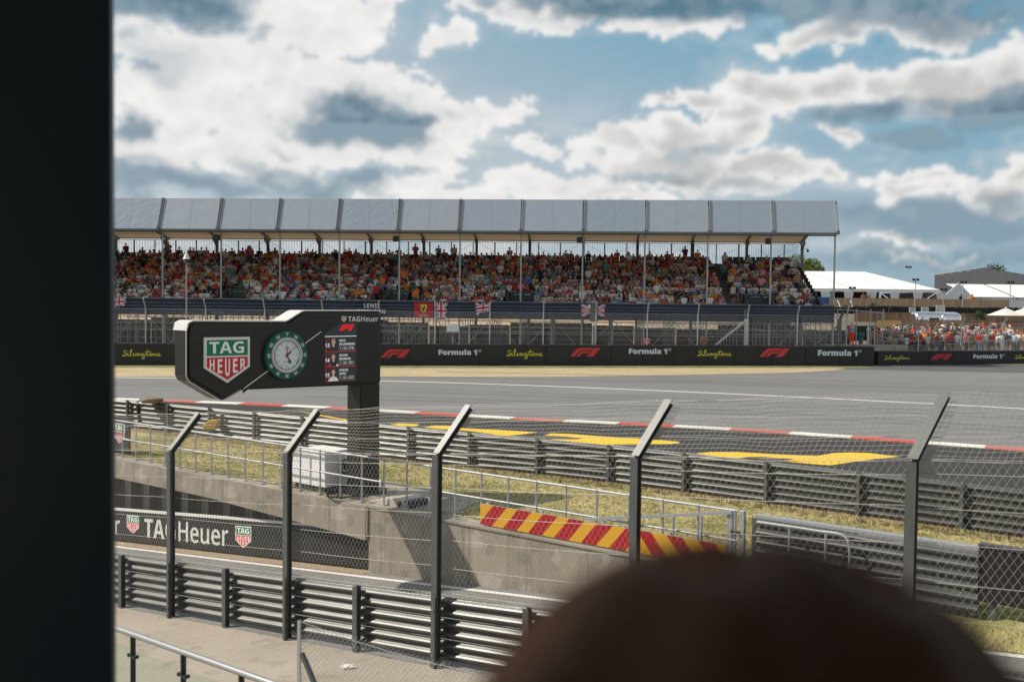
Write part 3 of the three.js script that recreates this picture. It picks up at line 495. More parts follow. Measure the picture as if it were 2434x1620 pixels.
{
  const h = thing('steel_handrail', 'polished stainless handrail with tinted glass panels in the near foreground', 'railing', [-3.44, 0, -9.0]);
  const Q = (k) => V(0.66 * k, 1.445 + 0.055 * k, 0.6 * k), a = Q(-4), b = Q(6);
  part('top_rail', rod(a, b, 0.027, 16), M.steel, h);
  const glass = new THREE.MeshPhysicalMaterial({ color: col(0.80, 0.90, 0.85), transmission: 1, roughness: 0.02, thickness: 0, ior: 1.5 });
  const ang = Math.atan2(-0.6, 0.66), gp = new THREE.PlaneGeometry(0.80, 0.86);
  for (let k = -4; k <= 5; k++) {
    const p = Q(k), m = part('post', merge([box(0.045, 1.1, 0.02, 0, -0.57, 0), box(0.02, 1.1, 0.045, 0, -0.57, 0)]), M.darkSteel, h, [p.x, p.y, p.z]); m.rotation.y = ang;
    for (const s of [-1, 1]) for (const y of [-0.2, -0.85]) part('glass_clamp', new THREE.CylinderGeometry(0.018, 0.018, 0.05, 10).rotateX(Math.PI / 2), M.darkSteel, m, [s * 0.05, y, 0]);
    const c = Q(k + 0.5), g = part('glass_panel', gp, glass, h, [c.x, c.y - 0.57, c.z]); g.rotation.y = ang; g.rotation.z = Math.atan2(0.055, 0.89);
  }
}
structure('terrace', sheet([[-3.44 - 0.66 * 6 - 0.2, -9 - 3.6 + 0.3], [-3.44 + 0.66 * 7 - 0.2, -9 + 4.2 + 0.3], [-2, 4], [-20, 4], [-20, -12.3]], 0.3), M.path, 'concrete terrace behind the stainless handrail');
structure('viewing_roof', box(30, 0.2, 19, 0, 8.1, 6.2), M.galvDark, 'roof of the viewing stand overhead, above the picture');
structure('viewing_back_wall', box(30, 8, 0.2, 0, 4, 15.6), M.galvDark, 'rear wall of the viewing stand, behind the camera');
structure('viewing_platform', box(9, 0.12, 5, 0.5, 2.62, 0.9), M.path, 'concrete step of the viewing stand, below the picture');
{
  const c = thing('dark_column', 'dark blue black steel column standing close at the edge of the view', 'column', [-1.513, 2.68, -2.65]);
  part('column_face', rbox(0.9, 6.5, 0.03, 0.005, 0, 3.25, 0), std({ color: col(0.026, 0.046, 0.066), roughness: 0.35, metalness: 0.0 }), c);
  part('base_plate', rbox(1.05, 0.04, 0.45, 0.01, 0, 0.02, 0), M.darkSteel, c);
}
// ---------------------------------------------------------------- clock sign on its pillar
{
  const s = thing('clock_sign', 'black trackside sign with round clock, shield emblem and lap time screen', 'sign', [-3.05, 0, -23.37], Math.PI / 4);
  const shell = std({ color: col(0.016, 0.0155, 0.0155), roughness: 0.38 }), gloss = std({ color: col(0.020, 0.019, 0.018), roughness: 0.22 });
  const O = [[-4.88, 2.99], [-4.88, 3.96], [-4.845, 4.045], [-4.76, 4.08], [-2.62, 4.065], [-2.54, 4.09], [-2.2, 4.275], [-2.12, 4.295], [-0.1, 4.305], [-0.03, 4.28], [0, 4.21], [0, 2.68], [-0.03, 2.61], [-0.1, 2.59], [-3.6, 2.64], [-3.66, 2.65], [-4.02, 2.475], [-4.09, 2.455], [-4.16, 2.475], [-4.83, 2.88]];
  const inset = (d) => { const c = [-2.4, 3.4]; return O.map(([x, y]) => [x + Math.sign(c[0] - x) * d * Math.min(1, Math.abs(c[0] - x) / 0.3), y + Math.sign(c[1] - y) * d]); };
  part('casing', extrude(O, 0.5, 0.012).translate(0, 0, -0.56), gloss, s);
  part('front_panel', extrude(inset(0.05), 0.06, 0.02).translate(0, 0, -0.062), shell, s);
  const silver = std({ color: col(0.72, 0.70, 0.69), metalness: 0.2, roughness: 0.35 });
  const topO = [[-4.9, 3.9], [-4.865, 4.06], [-4.76, 4.105], [-2.62, 4.09], [-2.55, 4.115], [-2.21, 4.3], [-2.12, 4.32], [-0.1, 4.33], [-0.02, 4.3], [-0.04, 4.28], [-0.1, 4.31], [-2.12, 4.3], [-2.2, 4.28], [-2.54, 4.095], [-2.62, 4.07], [-4.755, 4.085], [-4.85, 4.045], [-4.885, 3.9]];
  part('top_cover', extrude(topO, 0.57).translate(0, 0, -0.585), silver, s);
  const line = (pts, r, name, m, z = 0.0) => part(name, new THREE.TubeGeometry(new THREE.CatmullRomCurve3(pts.map((p) => V(p[0], p[1], z)), false, 'catmullrom', 0.05), pts.length * 8, r, 6), m, s);
  line([[-2.2, 4.29], [-2.54, 4.1], [-2.62, 4.075], [-4.76, 4.09], [-4.85, 4.05], [-4.888, 3.95], [-4.888, 2.98], [-4.83, 2.875], [-4.16, 2.468], [-4.09, 2.447], [-4.02, 2.468], [-3.66, 2.645]], 0.011, 'trim_line', silver, -0.045);
  for (let i = 0; i < 6; i++) { const t = i / 6; part('cooling_slot', box(0.05, 0.012, 0.42, lerp(-2.5, -2.24, t), lerp(4.13, 4.275, t), -0.3), silver, s); }
  // diagonal groove with light strip
  const d = V(1.98, 1.21, 0).normalize(), gl = 2.32, gm = extrude([[0, 0], [gl, 0], [gl - 0.12, -0.085], [-0.06, -0.085]], 0.016).rotateZ(Math.atan2(d.y, d.x)).translate(-3.65, 2.68, -0.004);
  part('groove', gm, std({ color: col(0.006, 0.013, 0.03), roughness: 0.35 }), s);
  part('light_strip', bar(V(-3.64, 2.672, 0.012), V(-1.72, 3.845, 0.012), 0.016, 0.022), silver, s);
  // shield emblem
  const so = [[-0.52, 0.475], [0.52, 0.475], [0.52, -0.15], [0, -0.475], [-0.52, -0.15]];
  const sm = canvasTex(512, 468, (x, w, h) => { x.fillStyle = OFF; x.fillRect(0, 0, w, h); shield(x, 0, 0, w, h); });
  const emblem = part('shield_emblem', extrude(so, 0.05, 0.008), std({ color: col(0.6, 0.6, 0.6), roughness: 0.4 }), s, [-4.03, 3.285, 0]);
  const sf = new THREE.ShapeGeometry(new THREE.Shape(so.map((p) => new THREE.Vector2(p[0] * 0.99, p[1] * 0.99)))), uv = sf.attributes.uv; for (let i = 0; i < uv.count; i++) uv.setXY(i, (sf.attributes.position.getX(i) + 0.515) / 1.03, (sf.attributes.position.getY(i) + 0.47) / 0.94);
  part('printed_face', sf, std({ map: sm, roughness: 0.4 }), emblem, [0, 0, 0.053]);
  // clock
  const CX = -2.65, CY = 3.35, R = 0.525, bez = []; for (let i = 0; i < 144; i++) { const a = i / 144 * Math.PI * 2, k = R * (1 - 0.022 * (0.5 + 0.5 * Math.cos(a * 12 + Math.PI)) ); bez.push([Math.cos(a) * k, Math.sin(a) * k]); }
  const clock = part('clock', extrude(bez, 0.11, 0.012), std({ color: col(0.012, 0.10, 0.075), roughness: 0.4 }), s, [CX, CY, 0]);
  const cm = canvasTex(1024, 1024, (x, w) => {
    const c = w / 2; x.fillStyle = '#0b5a4c'; x.fillRect(0, 0, w, w); for (let i = 0; i < 500; i++) { x.fillStyle = rnd() < 0.5 ? 'rgba(20,130,110,0.25)' : 'rgba(0,40,35,0.3)'; x.beginPath(); x.arc(rnd() * w, rnd() * w, rr(3, 14), 0, 7); x.fill(); }
    x.fillStyle = '#e6ece9'; x.strokeStyle = '#e6ece9'; x.textAlign = 'center'; x.textBaseline = 'middle'; x.font = 'bold 88px sans-serif';
    for (let i = 0; i < 60; i++) { const a = i / 60 * Math.PI * 2; x.save(); x.translate(c, c); x.rotate(a); const b = i % 5 === 0; x.fillRect(b ? -11 : -6, -400 * 0.985, b ? 22 : 12, 14); if (b && i) { x.translate(0, -450); x.fillText(String(i).padStart(2, '0'), 0, 0); } else if (b) { x.beginPath(); x.moveTo(-38, -490); x.lineTo(38, -490); x.lineTo(0, -416); x.closePath(); x.fill(); x.fillStyle = '#0b5a4c'; x.beginPath(); x.arc(0, -464, 15, 0, 7); x.fill(); x.fillStyle = '#e6ece9'; } x.restore(); }
    x.fillStyle = '#0a2320'; x.beginPath(); x.arc(c, c, 376, 0, 7); x.fill();
    x.fillStyle = '#dfe7ea'; x.beginPath(); x.arc(c, c, 350, 0, 7); x.fill();
    x.fillStyle = '#15181a'; x.beginPath(); x.arc(c, c, 326, 0, 7); x.arc(c, c, 300, 0, 7, true); x.fill(); x.fillStyle = '#e8eef0';
    for (let i = 0; i < 60; i++) { x.save(); x.translate(c, c); x.rotate((i + 0.5) / 60 * Math.PI * 2); x.fillRect(-7, -321, 14, 16); x.restore(); }
    x.lineWidth = 5; x.strokeStyle = '#3a4144';
    for (let i = 0; i < 12; i++) { x.save(); x.translate(c, c); x.rotate(i / 12 * Math.PI * 2); if (i % 3) { x.beginPath(); x.arc(0, -262, 28, 0, 7); x.stroke(); } else { x.beginPath(); x.moveTo(-34, -306); x.lineTo(34, -306); x.lineTo(34, -250); x.lineTo(0, -218); x.lineTo(-34, -250); x.closePath(); x.fillStyle = '#dfe7ea'; x.fill(); x.stroke(); x.beginPath(); x.moveTo(-34, -282); x.lineTo(34, -282); x.stroke(); } x.restore(); }
    shield(x, c - 56, c - 205, 112, 112); x.fillStyle = '#33383a'; x.font = '40px sans-serif'; x.fillText('FORMULA 1', c, c + 140);
  });
  const disc = new THREE.CircleGeometry(R * 0.965, 72);
  part('dial', disc, std({ map: cm, roughness: 0.45 }), clock, [0, 0, 0.1125]);
  part('dial_ring', new THREE.TorusGeometry(0.362, 0.022, 8, 64), std({ color: col(0.62, 0.58, 0.52), metalness: 0.3, roughness: 0.3 }), clock, [0, 0, 0.115]);
  const blackP = std({ color: col(0.012, 0.012, 0.014), roughness: 0.4 }), redP = std({ color: col(0.65, 0.02, 0.04), roughness: 0.4 });
  const hand = (name, ang, L, tail, w, m, z, extra) => { const g = merge([extrude([[-w, -tail], [w, -tail], [w * 0.7, L], [-w * 0.7, L]], 0.006), ...(extra ?? [])]); const h = part(name, g, m, clock, [0, 0, z]); h.rotation.z = -ang; return h; };
  const mh = hand('minute_hand', 0.86, 0.30, 0.05, 0.016, blackP, 0.122); part('lume', box(0.016, 0.16, 0.004, 0, 0.2, 0.009), M.white, mh);
  hand('hour_hand', 2.72, 0.2, 0.05, 0.012, blackP, 0.118, [new THREE.TorusGeometry(0.03, 0.006, 5, 16).translate(0, 0.15, 0.003)]);
  hand('second_hand', 0, 0.15, 0.03, 0.008, redP, 0.132, [new THREE.CylinderGeometry(0.018, 0.018, 0.012, 14).rotateX(Math.PI / 2)]);
  // lap time screen
  const sc = canvasTex(640, 980, (x, w, h) => {
    const k = w / 0.86, Y = (y) => (4.04 - y) * h / 1.32; x.fillStyle = '#2c3236'; x.fillRect(0, 0, w, h);
    x.fillStyle = '#171718'; x.beginPath(); x.moveTo(0, 0); x.lineTo(w * 0.5, 0); x.lineTo(0, Y(3.78)); x.fill();
    raceLogo(x, w * 0.44, Y(4.0), w * 0.5, Y(3.86) - Y(4.0), '#ff1020'); x.fillStyle = '#e8ecec'; x.fillRect(0, Y(3.745), w, 14);
    const rows = [['13', 'NICO', 'HULKENBERG', '1:30.076', '#20302c', '#8d6b55'], ['14', 'OLIVER', 'BEARMAN', '1:30.501', '#1c2430', '#6d4b38'], ['15', 'CARLOS', 'SAINZ', '1:30.623', '#cdd3d8', '#4a3628']];
    rows.forEach((r, i) => {
      const y0 = Y(3.72 - i * 0.335), y1 = Y(3.72 - (i + 1) * 0.335); x.fillStyle = '#4d2026'; x.fillRect(0, y0, w * 0.14, y1 - y0); x.fillStyle = '#5a262b'; x.fillRect(0, y0, w * 0.07, y1 - y0);
      x.fillStyle = '#e02a35'; x.fillRect(0, y1 - 8, w, 8);
      const cx = w * 0.27; x.fillStyle = r[4]; x.beginPath(); x.ellipse(cx, y1 - 8, w * 0.155, 78, 0, Math.PI, 0); x.fill(); if (i === 1) { x.fillStyle = '#c8303a'; x.fillRect(cx - 96, y1 - 50, 40, 42); x.fillStyle = '#ddd'; x.fillRect(cx + 62, y1 - 44, 36, 36); }
      x.fillStyle = '#c99a80'; x.fillRect(cx - 20, y0 + 118, 40, 50); x.beginPath(); x.ellipse(cx, y0 + 82, 36, 50, 0, 0, 7); x.fill(); x.fillStyle = r[5]; x.beginPath(); x.ellipse(cx, y0 + 52, 40, 34, 0, Math.PI * 0.95, Math.PI * 2.05); x.fill(); x.fillStyle = '#7a5040'; x.fillRect(cx - 20, y0 + 76, 12, 5); x.fillRect(cx + 8, y0 + 76, 12, 5); x.fillRect(cx - 12, y0 + 108, 24, 4);
      x.fillStyle = '#f4f6f6'; x.textAlign = 'left'; x.textBaseline = 'alphabetic'; x.font = 'bold 88px sans-serif'; x.fillText(r[0], 4, y0 + 168); x.font = 'bold 50px sans-serif'; x.fillText(r[1], w * 0.45, y0 + 78); x.fillText(r[2], w * 0.45, y0 + 138, w * 0.53);
      x.font = '64px monospace'; x.fillText(r[3], w * 0.46, y0 + 212, w * 0.46); x.strokeStyle = '#8b9394'; x.lineWidth = 3; x.strokeRect(w * 0.44, y0 + 158, w * 0.5, 66);
    });
  });
  part('screen', new THREE.PlaneGeometry(0.86, 1.32).translate(-1.18, 3.38, 0.004), std({ map: sc, emissiveMap: sc, emissive: col(1, 1, 1), emissiveIntensity: 0.28, roughness: 0.5 }), s);
  const wm = canvasTex(1024, 160, (x, w, h) => { x.fillStyle = '#1d1c1c'; x.fillRect(0, 0, w, h); shield(x, 4, 20, 132, 124); wordmark(x, 178, 22, 112, 820, '#e4e8ea'); });
  part('wordmark', new THREE.PlaneGeometry(1.08, 0.169).translate(-0.63, 4.125, 0.003), std({ map: wm, roughness: 0.45 }), s);
  const sw = part('pillar', extrude([[-0.56, 0], [-0.03, 0], [-0.03, 2.6], [-0.56, 2.6]], 0.56, 0.02).translate(0, 0, -0.6), shell, s);
  part('side_panel', rbox(0.02, 2.5, 0.5, 0.006, -0.57, 1.3, -0.32), gloss, s);
  part('base_plate', rbox(0.8, 0.04, 0.85, 0.01, -0.3, 0.03, -0.32), M.darkSteel, s);
  for (const [x, z] of [[-0.62, 0.06], [0.02, 0.06], [-0.62, -0.68]]) part('gusset', extrude([[0, 0], [0.16, 0], [0, 0.3]], 0.02).translate(x > -0.3 ? x - 0.05 : x - 0.1, 0.05, z - 0.02), M.darkSteel, s);
}
{ // electrical cabinet and cover beside the pillar
  const b = thing('white_cabinet', 'white slant fronted cabinet on the grass behind the handrail', 'cabinet', [-4.62, 0, -24.05], LA);
  const o = [[-0.62, 0.12], [-0.64, 0.34], [-0.5, 0.86], [-0.36, 0.93], [0.6, 0.93], [0.62, 0.12]];
  part('housing', extrude(o, 0.8, 0.02).translate(0, 0, -0.4), std({ color: col(0.88, 0.88, 0.89), roughness: 0.5 }), b);
  part('plinth', rbox(1.05, 0.12, 0.72, 0.01, 0.02, 0.07, 0), M.darkSteel, b); part('lid', rbox(1.02, 0.03, 0.86, 0.012, 0.11, 0.945, 0), M.white, b); part('lip', rbox(0.1, 0.1, 0.7, 0.02, -0.6, 0.3, 0), M.white, b);
  const e = thing('black_electrics_box', 'small black equipment box between white cabinet and pillar', 'box', [-3.92, 0, -23.75], LA);
  part('box_body', rbox(0.42, 0.36, 0.3, 0.015, 0, 0.55, 0), M.black, e); part('legs', merge([box(0.04, 0.38, 0.04, -0.17, 0.19, 0), box(0.04, 0.38, 0.04, 0.17, 0.19, 0)]), M.darkSteel, e); for (let k = 0; k < 4; k++) part('socket', new THREE.CylinderGeometry(0.022, 0.022, 0.03, 10).rotateX(Math.PI / 2), M.white, e, [-0.13 + k * 0.085, 0.5, 0.16]);
  const c = thing('coiled_cable', 'black coiled cable lying on the concrete beside the pillar', 'cable', [-3.95, 0.03, -22.9]);
  for (let k = 0; k < 4; k++) part('loop', new THREE.TorusGeometry(0.3 + 0.03 * k, 0.018, 6, 28).rotateX(Math.PI / 2 + 0.02 * k), M.rubber, c, [0.03 * k, 0.01 + 0.022 * k, 0.02 * k]);
  const w = thing('concrete_wedge', 'pale wedge shaped concrete cover with dark opening beside the pillar', 'cover', [-2.5, 0, -22.25], LA);
  part('wedge', extrude([[-0.62, 0], [0.5, 0], [0.5, 0.1], [0.3, 0.2], [-0.56, 0.05]], 0.7, 0.012).translate(0, 0, -0.35), std({ map: rep(concMap, 0.8), color: col(1.6, 1.65, 1.75), roughness: 0.9 }), w);
  part('opening', new THREE.CylinderGeometry(0.06, 0.06, 0.03, 14).rotateX(Math.PI / 2), M.black, w, [0.36, 0.09, 0.36]); part('hood', rbox(0.22, 0.15, 0.6, 0.04, 0.52, 0.09, 0), M.darkSteel, w);
  structure('pillar_pad', sheet([LW(-5.4, 4.85), LW(-0.6, 4.85), LW(-0.9, 6.4), LW(-4.9, 6.9)], 0.01), M.conc, 'concrete pad around the sign pillar');
}
{ // things hung on the trackside rail
  const a = thing('rail_bag', 'grey cloth bundle resting on top of the trackside guardrail', 'bag', [-12.35, 0.98, -34.05]);
  const g = new THREE.IcosahedronGeometry(0.34, 3); { const p = g.attributes.position; for (let i = 0; i < p.count; i++) { const x = p.getX(i), y = p.getY(i), z = p.getZ(i), n = 1 + 0.16 * Math.sin(x * 14 + z * 9) * Math.cos(y * 11 + x * 5); p.setXYZ(i, x * 1.15 * n, y * 0.36 * n + 0.1, z * 0.7 * n); } g.computeVertexNormals(); }
  part('bundle', g, std({ color: col(0.22, 0.19, 0.15), roughness: 1 }), a);
  const t = thing('black_rail_tool', 'black hanging tool strapped to the trackside guardrail post', 'tool', [-12.75, 0.05, -34.05]);
  part('body', new THREE.CapsuleGeometry(0.07, 0.62, 4, 10).rotateZ(0.12).translate(0, 0.55, 0.1), M.black, t); part('strap', new THREE.TorusGeometry(0.12, 0.02, 6, 18), M.black, t, [0.05, 0.9, 0.1]);
  const y = thing('yellow_lamp', 'yellow warning lamp housing hung on the trackside guardrail', 'lamp', [-9.7, 0.45, -32.3]);
  part('housing', extrude([[-0.34, -0.14], [-0.28, 0.06], [-0.1, 0.18], [0.16, 0.2], [0.24, 0.06], [0.1, -0.12]], 0.26, 0.03).translate(0, 0, -0.1), std({ color: col(0.62, 0.36, 0.03), roughness: 0.5 }), y); part('bracket', box(0.1, 0.5, 0.08, 0.28, 0.1, 0), M.darkSteel, y); part('lens', new THREE.CylinderGeometry(0.1, 0.1, 0.06, 14).rotateZ(1.2), std({ color: col(0.3, 0.16, 0.02), roughness: 0.2 }), y, [0.16, 0.02, 0.12]);
  const b = laneThing('advertising_board', 'black board with watch shield at the end of the handrail grass', 'board', -13.15, 4.95, 0);
  const m = canvasTex(256, 256, (x, w, h) => { x.fillStyle = '#1c1c1c'; x.fillRect(0, 0, w, h); shield(x, 60, 40, 150, 150); });
  part('panel', rbox(1.5, 1.05, 0.08, 0.01, -0.55, 0.55, 0), M.black, b); part('printed_face', new THREE.PlaneGeometry(1.0, 1.0).translate(-0.3, 0.55, 0.044), std({ map: m, roughness: 0.5 }), b);
}
// ---------------------------------------------------------------- far advertising wall and its fence
const wallMat = [std({ color: col(0.017, 0.0165, 0.018), roughness: 0.6, bumpMap: rep(blotch, 0.6), bumpScale: 0.05 }), std({ color: col(0.014, 0.014, 0.016), roughness: 0.55, bumpMap: rep(blotch, 0.5), bumpScale: 0.05 })];
const logoT = canvasTex(300, 100, (x, w, h) => { x.fillStyle = '#222123'; x.fillRect(0, 0, w, h); raceLogo(x, 4, 4, w - 8, h - 8, '#c9343b'); });
const nameT = canvasTex(520, 100, (x, w, h) => { x.fillStyle = '#222123'; x.fillRect(0, 0, w, h); x.fillStyle = '#cdd6e0'; x.textBaseline = 'alphabetic'; x.font = 'bold 88px sans-serif'; x.save(); x.translate(6, 84); const m = x.measureText('Formula 1').width; x.scale(470 / m, 1); x.fillText('Formula 1', 0, 0); x.strokeStyle = '#c3ccd6'; x.lineWidth = 7; x.strokeText('Formula 1', 0, 0); x.restore(); x.lineWidth = 6; x.strokeStyle = '#c3ccd6'; x.beginPath(); x.arc(496, 30, 14, 0, 7); x.stroke(); });
const scriptT = canvasTex(360, 200, (x, w, h) => { x.fillStyle = '#222123'; x.fillRect(0, 0, w, h); script(x, 14, 128, 332, '#cfc83c', 7); });
const printM = { logo: std({ map: logoT, roughness: 0.6 }), name: std({ map: nameT, roughness: 0.6 }), script: std({ map: scriptT, roughness: 0.6 }) };
function adWall(label, line, h, prints, step = 2.6) {
  const g = thing('advertising_wall', label, 'wall'); let k = 0;
  for (let i = 0; i + 1 < line.length; i++) {
    const [ax, az] = line[i], [bx, bz] = line[i + 1], L = Math.hypot(bx - ax, bz - az), n = Math.round(L / step), ry = Math.atan2(-(bz - az), bx - ax);
    const pg = rbox(L / n - 0.012, h, 0.9, 0.04);
    for (let j = 0; j < n; j++) { const f = (j + 0.5) / n, m = part('panel', pg, wallMat[k++ % 2], g, [lerp(ax, bx, f), h / 2 + rr(-0.02, 0.02), lerp(az, bz, f) - 0.45]); m.rotation.y = ry + rr(-0.006, 0.006); }
  }
  const at = (x) => { for (let i = 0; i + 1 < line.length; i++) if (x < line[i + 1][0] || i + 2 === line.length) { const f = (x - line[i][0]) / (line[i + 1][0] - line[i][0]); return [lerp(line[i][1], line[i + 1][1], f), Math.atan2(-(line[i + 1][1] - line[i][1]), line[i + 1][0] - line[i][0])]; } };
  for (const [kind, x0, x1, y0, y1] of prints) { const [z, ry] = at((x0 + x1) / 2), m = part('printed_' + kind, new THREE.PlaneGeometry((x1 - x0) / Math.cos(ry), y1 - y0), printM[kind], g, [(x0 + x1) / 2, (y0 + y1) / 2, z + 0.03]); m.rotation.y = ry; }
  return g;
}
adWall('long black advertising wall with red and yellow logos below the grandstand', wallLine, 1.55, [['script', -26.9, -24.2, 0.22, 1.4], ['logo', -9.45, -7.3, 0.55, 1.2], ['name', -5.4, -2.2, 0.72, 1.26], ['script', -0.45, 2.4, 0.26, 1.55], ['logo', 4.3, 6.65, 0.66, 1.36], ['name', 8.7, 12.1, 0.82, 1.4], ['script', 14.05, 16.95, 0.32, 1.6].map((v, i) => i === 4 ? 1.54 : v), ['logo', 19.0, 21.5, 0.66, 1.38], ['name', 23.65, 27.35, 0.72, 1.36]]);
adWall('lower black advertising wall before the standing crowd', wallLine2, 1.12, [['script', 29.6, 32.1, 0.12, 1.05], ['logo', 33.9, 36.0, 0.38, 0.9], ['name', 37.9, 41.1, 0.42, 0.93], ['script', 42.0, 44.5, 0.12, 1.05]]);
function farFence(label, line, back, h, lean, spacing) {
  const f = thing('trackside_fence', label, 'fence'), c = new THREE.CatmullRomCurve3(line.map((p) => V(p[0], 0, p[1] - back)), false, 'catmullrom', 0.02), n = Math.round(c.getLength() / spacing), pts = c.getSpacedPoints(n), L = [], top = [];
  const pg = rod(V(0, 0, 0), V(0, h, 0), 0.055, 8), ag = rod(V(0, h, 0), V(0, h + 0.75, lean), 0.05, 8);
  for (let i = 0; i <= n; i++) { const p = part('post', pg, M.galvRail, f, [pts[i].x, 0, pts[i].z]); part('arm', ag, M.galvRail, p); }
  for (let i = 0; i < n; i++) {
    const a = pts[i], b = pts[i + 1], l = a.distanceTo(b), P = (q) => [lerp(a.x, b.x, q[0] / l), q[1], lerp(a.z, b.z, q[0] / l) + q[2]];
    part('chain_link_mesh', wires(diamonds(0, l, 1.0, h, 0.085, 0.8, 0, 0).map(([p, q]) => [P(p), P(q)]), 0.0022), M.wire, f);
    for (const y of [1.9, h * 0.62, h]) part('wire', wires([[P([0, y, 0]), P([l, y, 0])]], 0.012), M.galvRail, f);
    for (const q of [0.3, 0.6, 1]) part('wire', wires([[P([0, h + 0.75 * q, lean * q]), P([l, h + 0.75 * q, lean * q])]], 0.006), M.galvRail, f);
  }
}
farFence('galvanised chain link fence standing behind the long black wall', [[-62, -62.4], [-27.34, -68.35], [0.02, -72.98], [17.07, -76.16], [26.5, -77.4]], 1.4, 3.9, 0.5, 4.05);
farFence('galvanised fence with cranked posts before the standing crowd', [[29.3, -79.1], [42.96, -83.37], [62, -89.4]], 1.3, 3.1, 0.75, 4.45);
// ---------------------------------------------------------------- people
function surfaceNet(sdf, lo, hi, cell) { // dual mesh of a distance field
  const nx = Math.ceil((hi[0] - lo[0]) / cell) + 1, ny = Math.ceil((hi[1] - lo[1]) / cell) + 1, nz = Math.ceil((hi[2] - lo[2]) / cell) + 1;
  const F = new Float32Array(nx * ny * nz), id = (x, y, z) => (z * ny + y) * nx + x;
  for (let z = 0; z < nz; z++) for (let y = 0; y < ny; y++) for (let x = 0; x < nx; x++) F[id(x, y, z)] = sdf(lo[0] + x * cell, lo[1] + y * cell, lo[2] + z * cell);
  const vi = new Int32Array(nx * ny * nz).fill(-1), P = [], I = [];
  for (let z = 0; z < nz - 1; z++) for (let y = 0; y < ny - 1; y++) for (let x = 0; x < nx - 1; x++) {
    let n = 0, sx = 0, sy = 0, sz = 0;
    const e = (a, b, c, d, f, g) => { const p = F[id(x + a, y + b, z + c)], q = F[id(x + d, y + f, z + g)]; if ((p < 0) !== (q < 0)) { const t = p / (p - q); n++; sx += a + (d - a) * t; sy += b + (f - b) * t; sz += c + (g - c) * t; } };
    for (const [u, v] of [[0, 0], [1, 0], [0, 1], [1, 1]]) { e(0, u, v, 1, u, v); e(u, 0, v, u, 1, v); e(u, v, 0, u, v, 1); }
    if (n) { vi[id(x, y, z)] = P.length / 3; P.push(lo[0] + (x + sx / n) * cell, lo[1] + (y + sy / n) * cell, lo[2] + (z + sz / n) * cell); }
  }
  for (let z = 1; z < nz - 1; z++) for (let y = 1; y < ny - 1; y++) for (let x = 1; x < nx - 1; x++) {
    const f = F[id(x, y, z)] < 0, q = (a, b, c, d, flip) => { if (a < 0 || b < 0 || c < 0 || d < 0) return; if (flip) I.push(a, c, b, a, d, c); else I.push(a, b, c, a, c, d); };
    if (f !== (F[id(x + 1, y, z)] < 0)) q(vi[id(x, y - 1, z - 1)], vi[id(x, y, z - 1)], vi[id(x, y, z)], vi[id(x, y - 1, z)], !f);
    if (f !== (F[id(x, y + 1, z)] < 0)) q(vi[id(x - 1, y, z - 1)], vi[id(x - 1, y, z)], vi[id(x, y, z)], vi[id(x, y, z - 1)], !f);
    if (f !== (F[id(x, y, z + 1)] < 0)) q(vi[id(x - 1, y - 1, z)], vi[id(x, y - 1, z)], vi[id(x, y, z)], vi[id(x - 1, y, z)], !f);
  }
  const g = new THREE.BufferGeometry(); g.setAttribute('position', new THREE.Float32BufferAttribute(P, 3)); g.setAttribute('uv', new THREE.Float32BufferAttribute(new Float32Array(P.length / 3 * 2), 2)); g.setIndex(I); g.computeVertexNormals(); return g;
}
const smin = (a, b, k) => { const h = clamp(0.5 + 0.5 * (b - a) / k); return lerp(b, a, h) - k * h * (1 - h); };
const cone = (p, a, b, ra, rb) => { const bx = b[0] - a[0], by = b[1] - a[1], bz = b[2] - a[2], px = p[0] - a[0], py = p[1] - a[1], pz = p[2] - a[2], t = clamp((px * bx + py * by + pz * bz) / (bx * bx + by * by + bz * bz + 1e-9)); return Math.hypot(px - bx * t, py - by * t, pz - bz * t) - lerp(ra, rb, t); };
const ell = (p, c, r) => { const x = (p[0] - c[0]) / r[0], y = (p[1] - c[1]) / r[1], z = (p[2] - c[2]) / r[2], k = Math.hypot(x, y, z); return (k - 1) * Math.min(...r); };
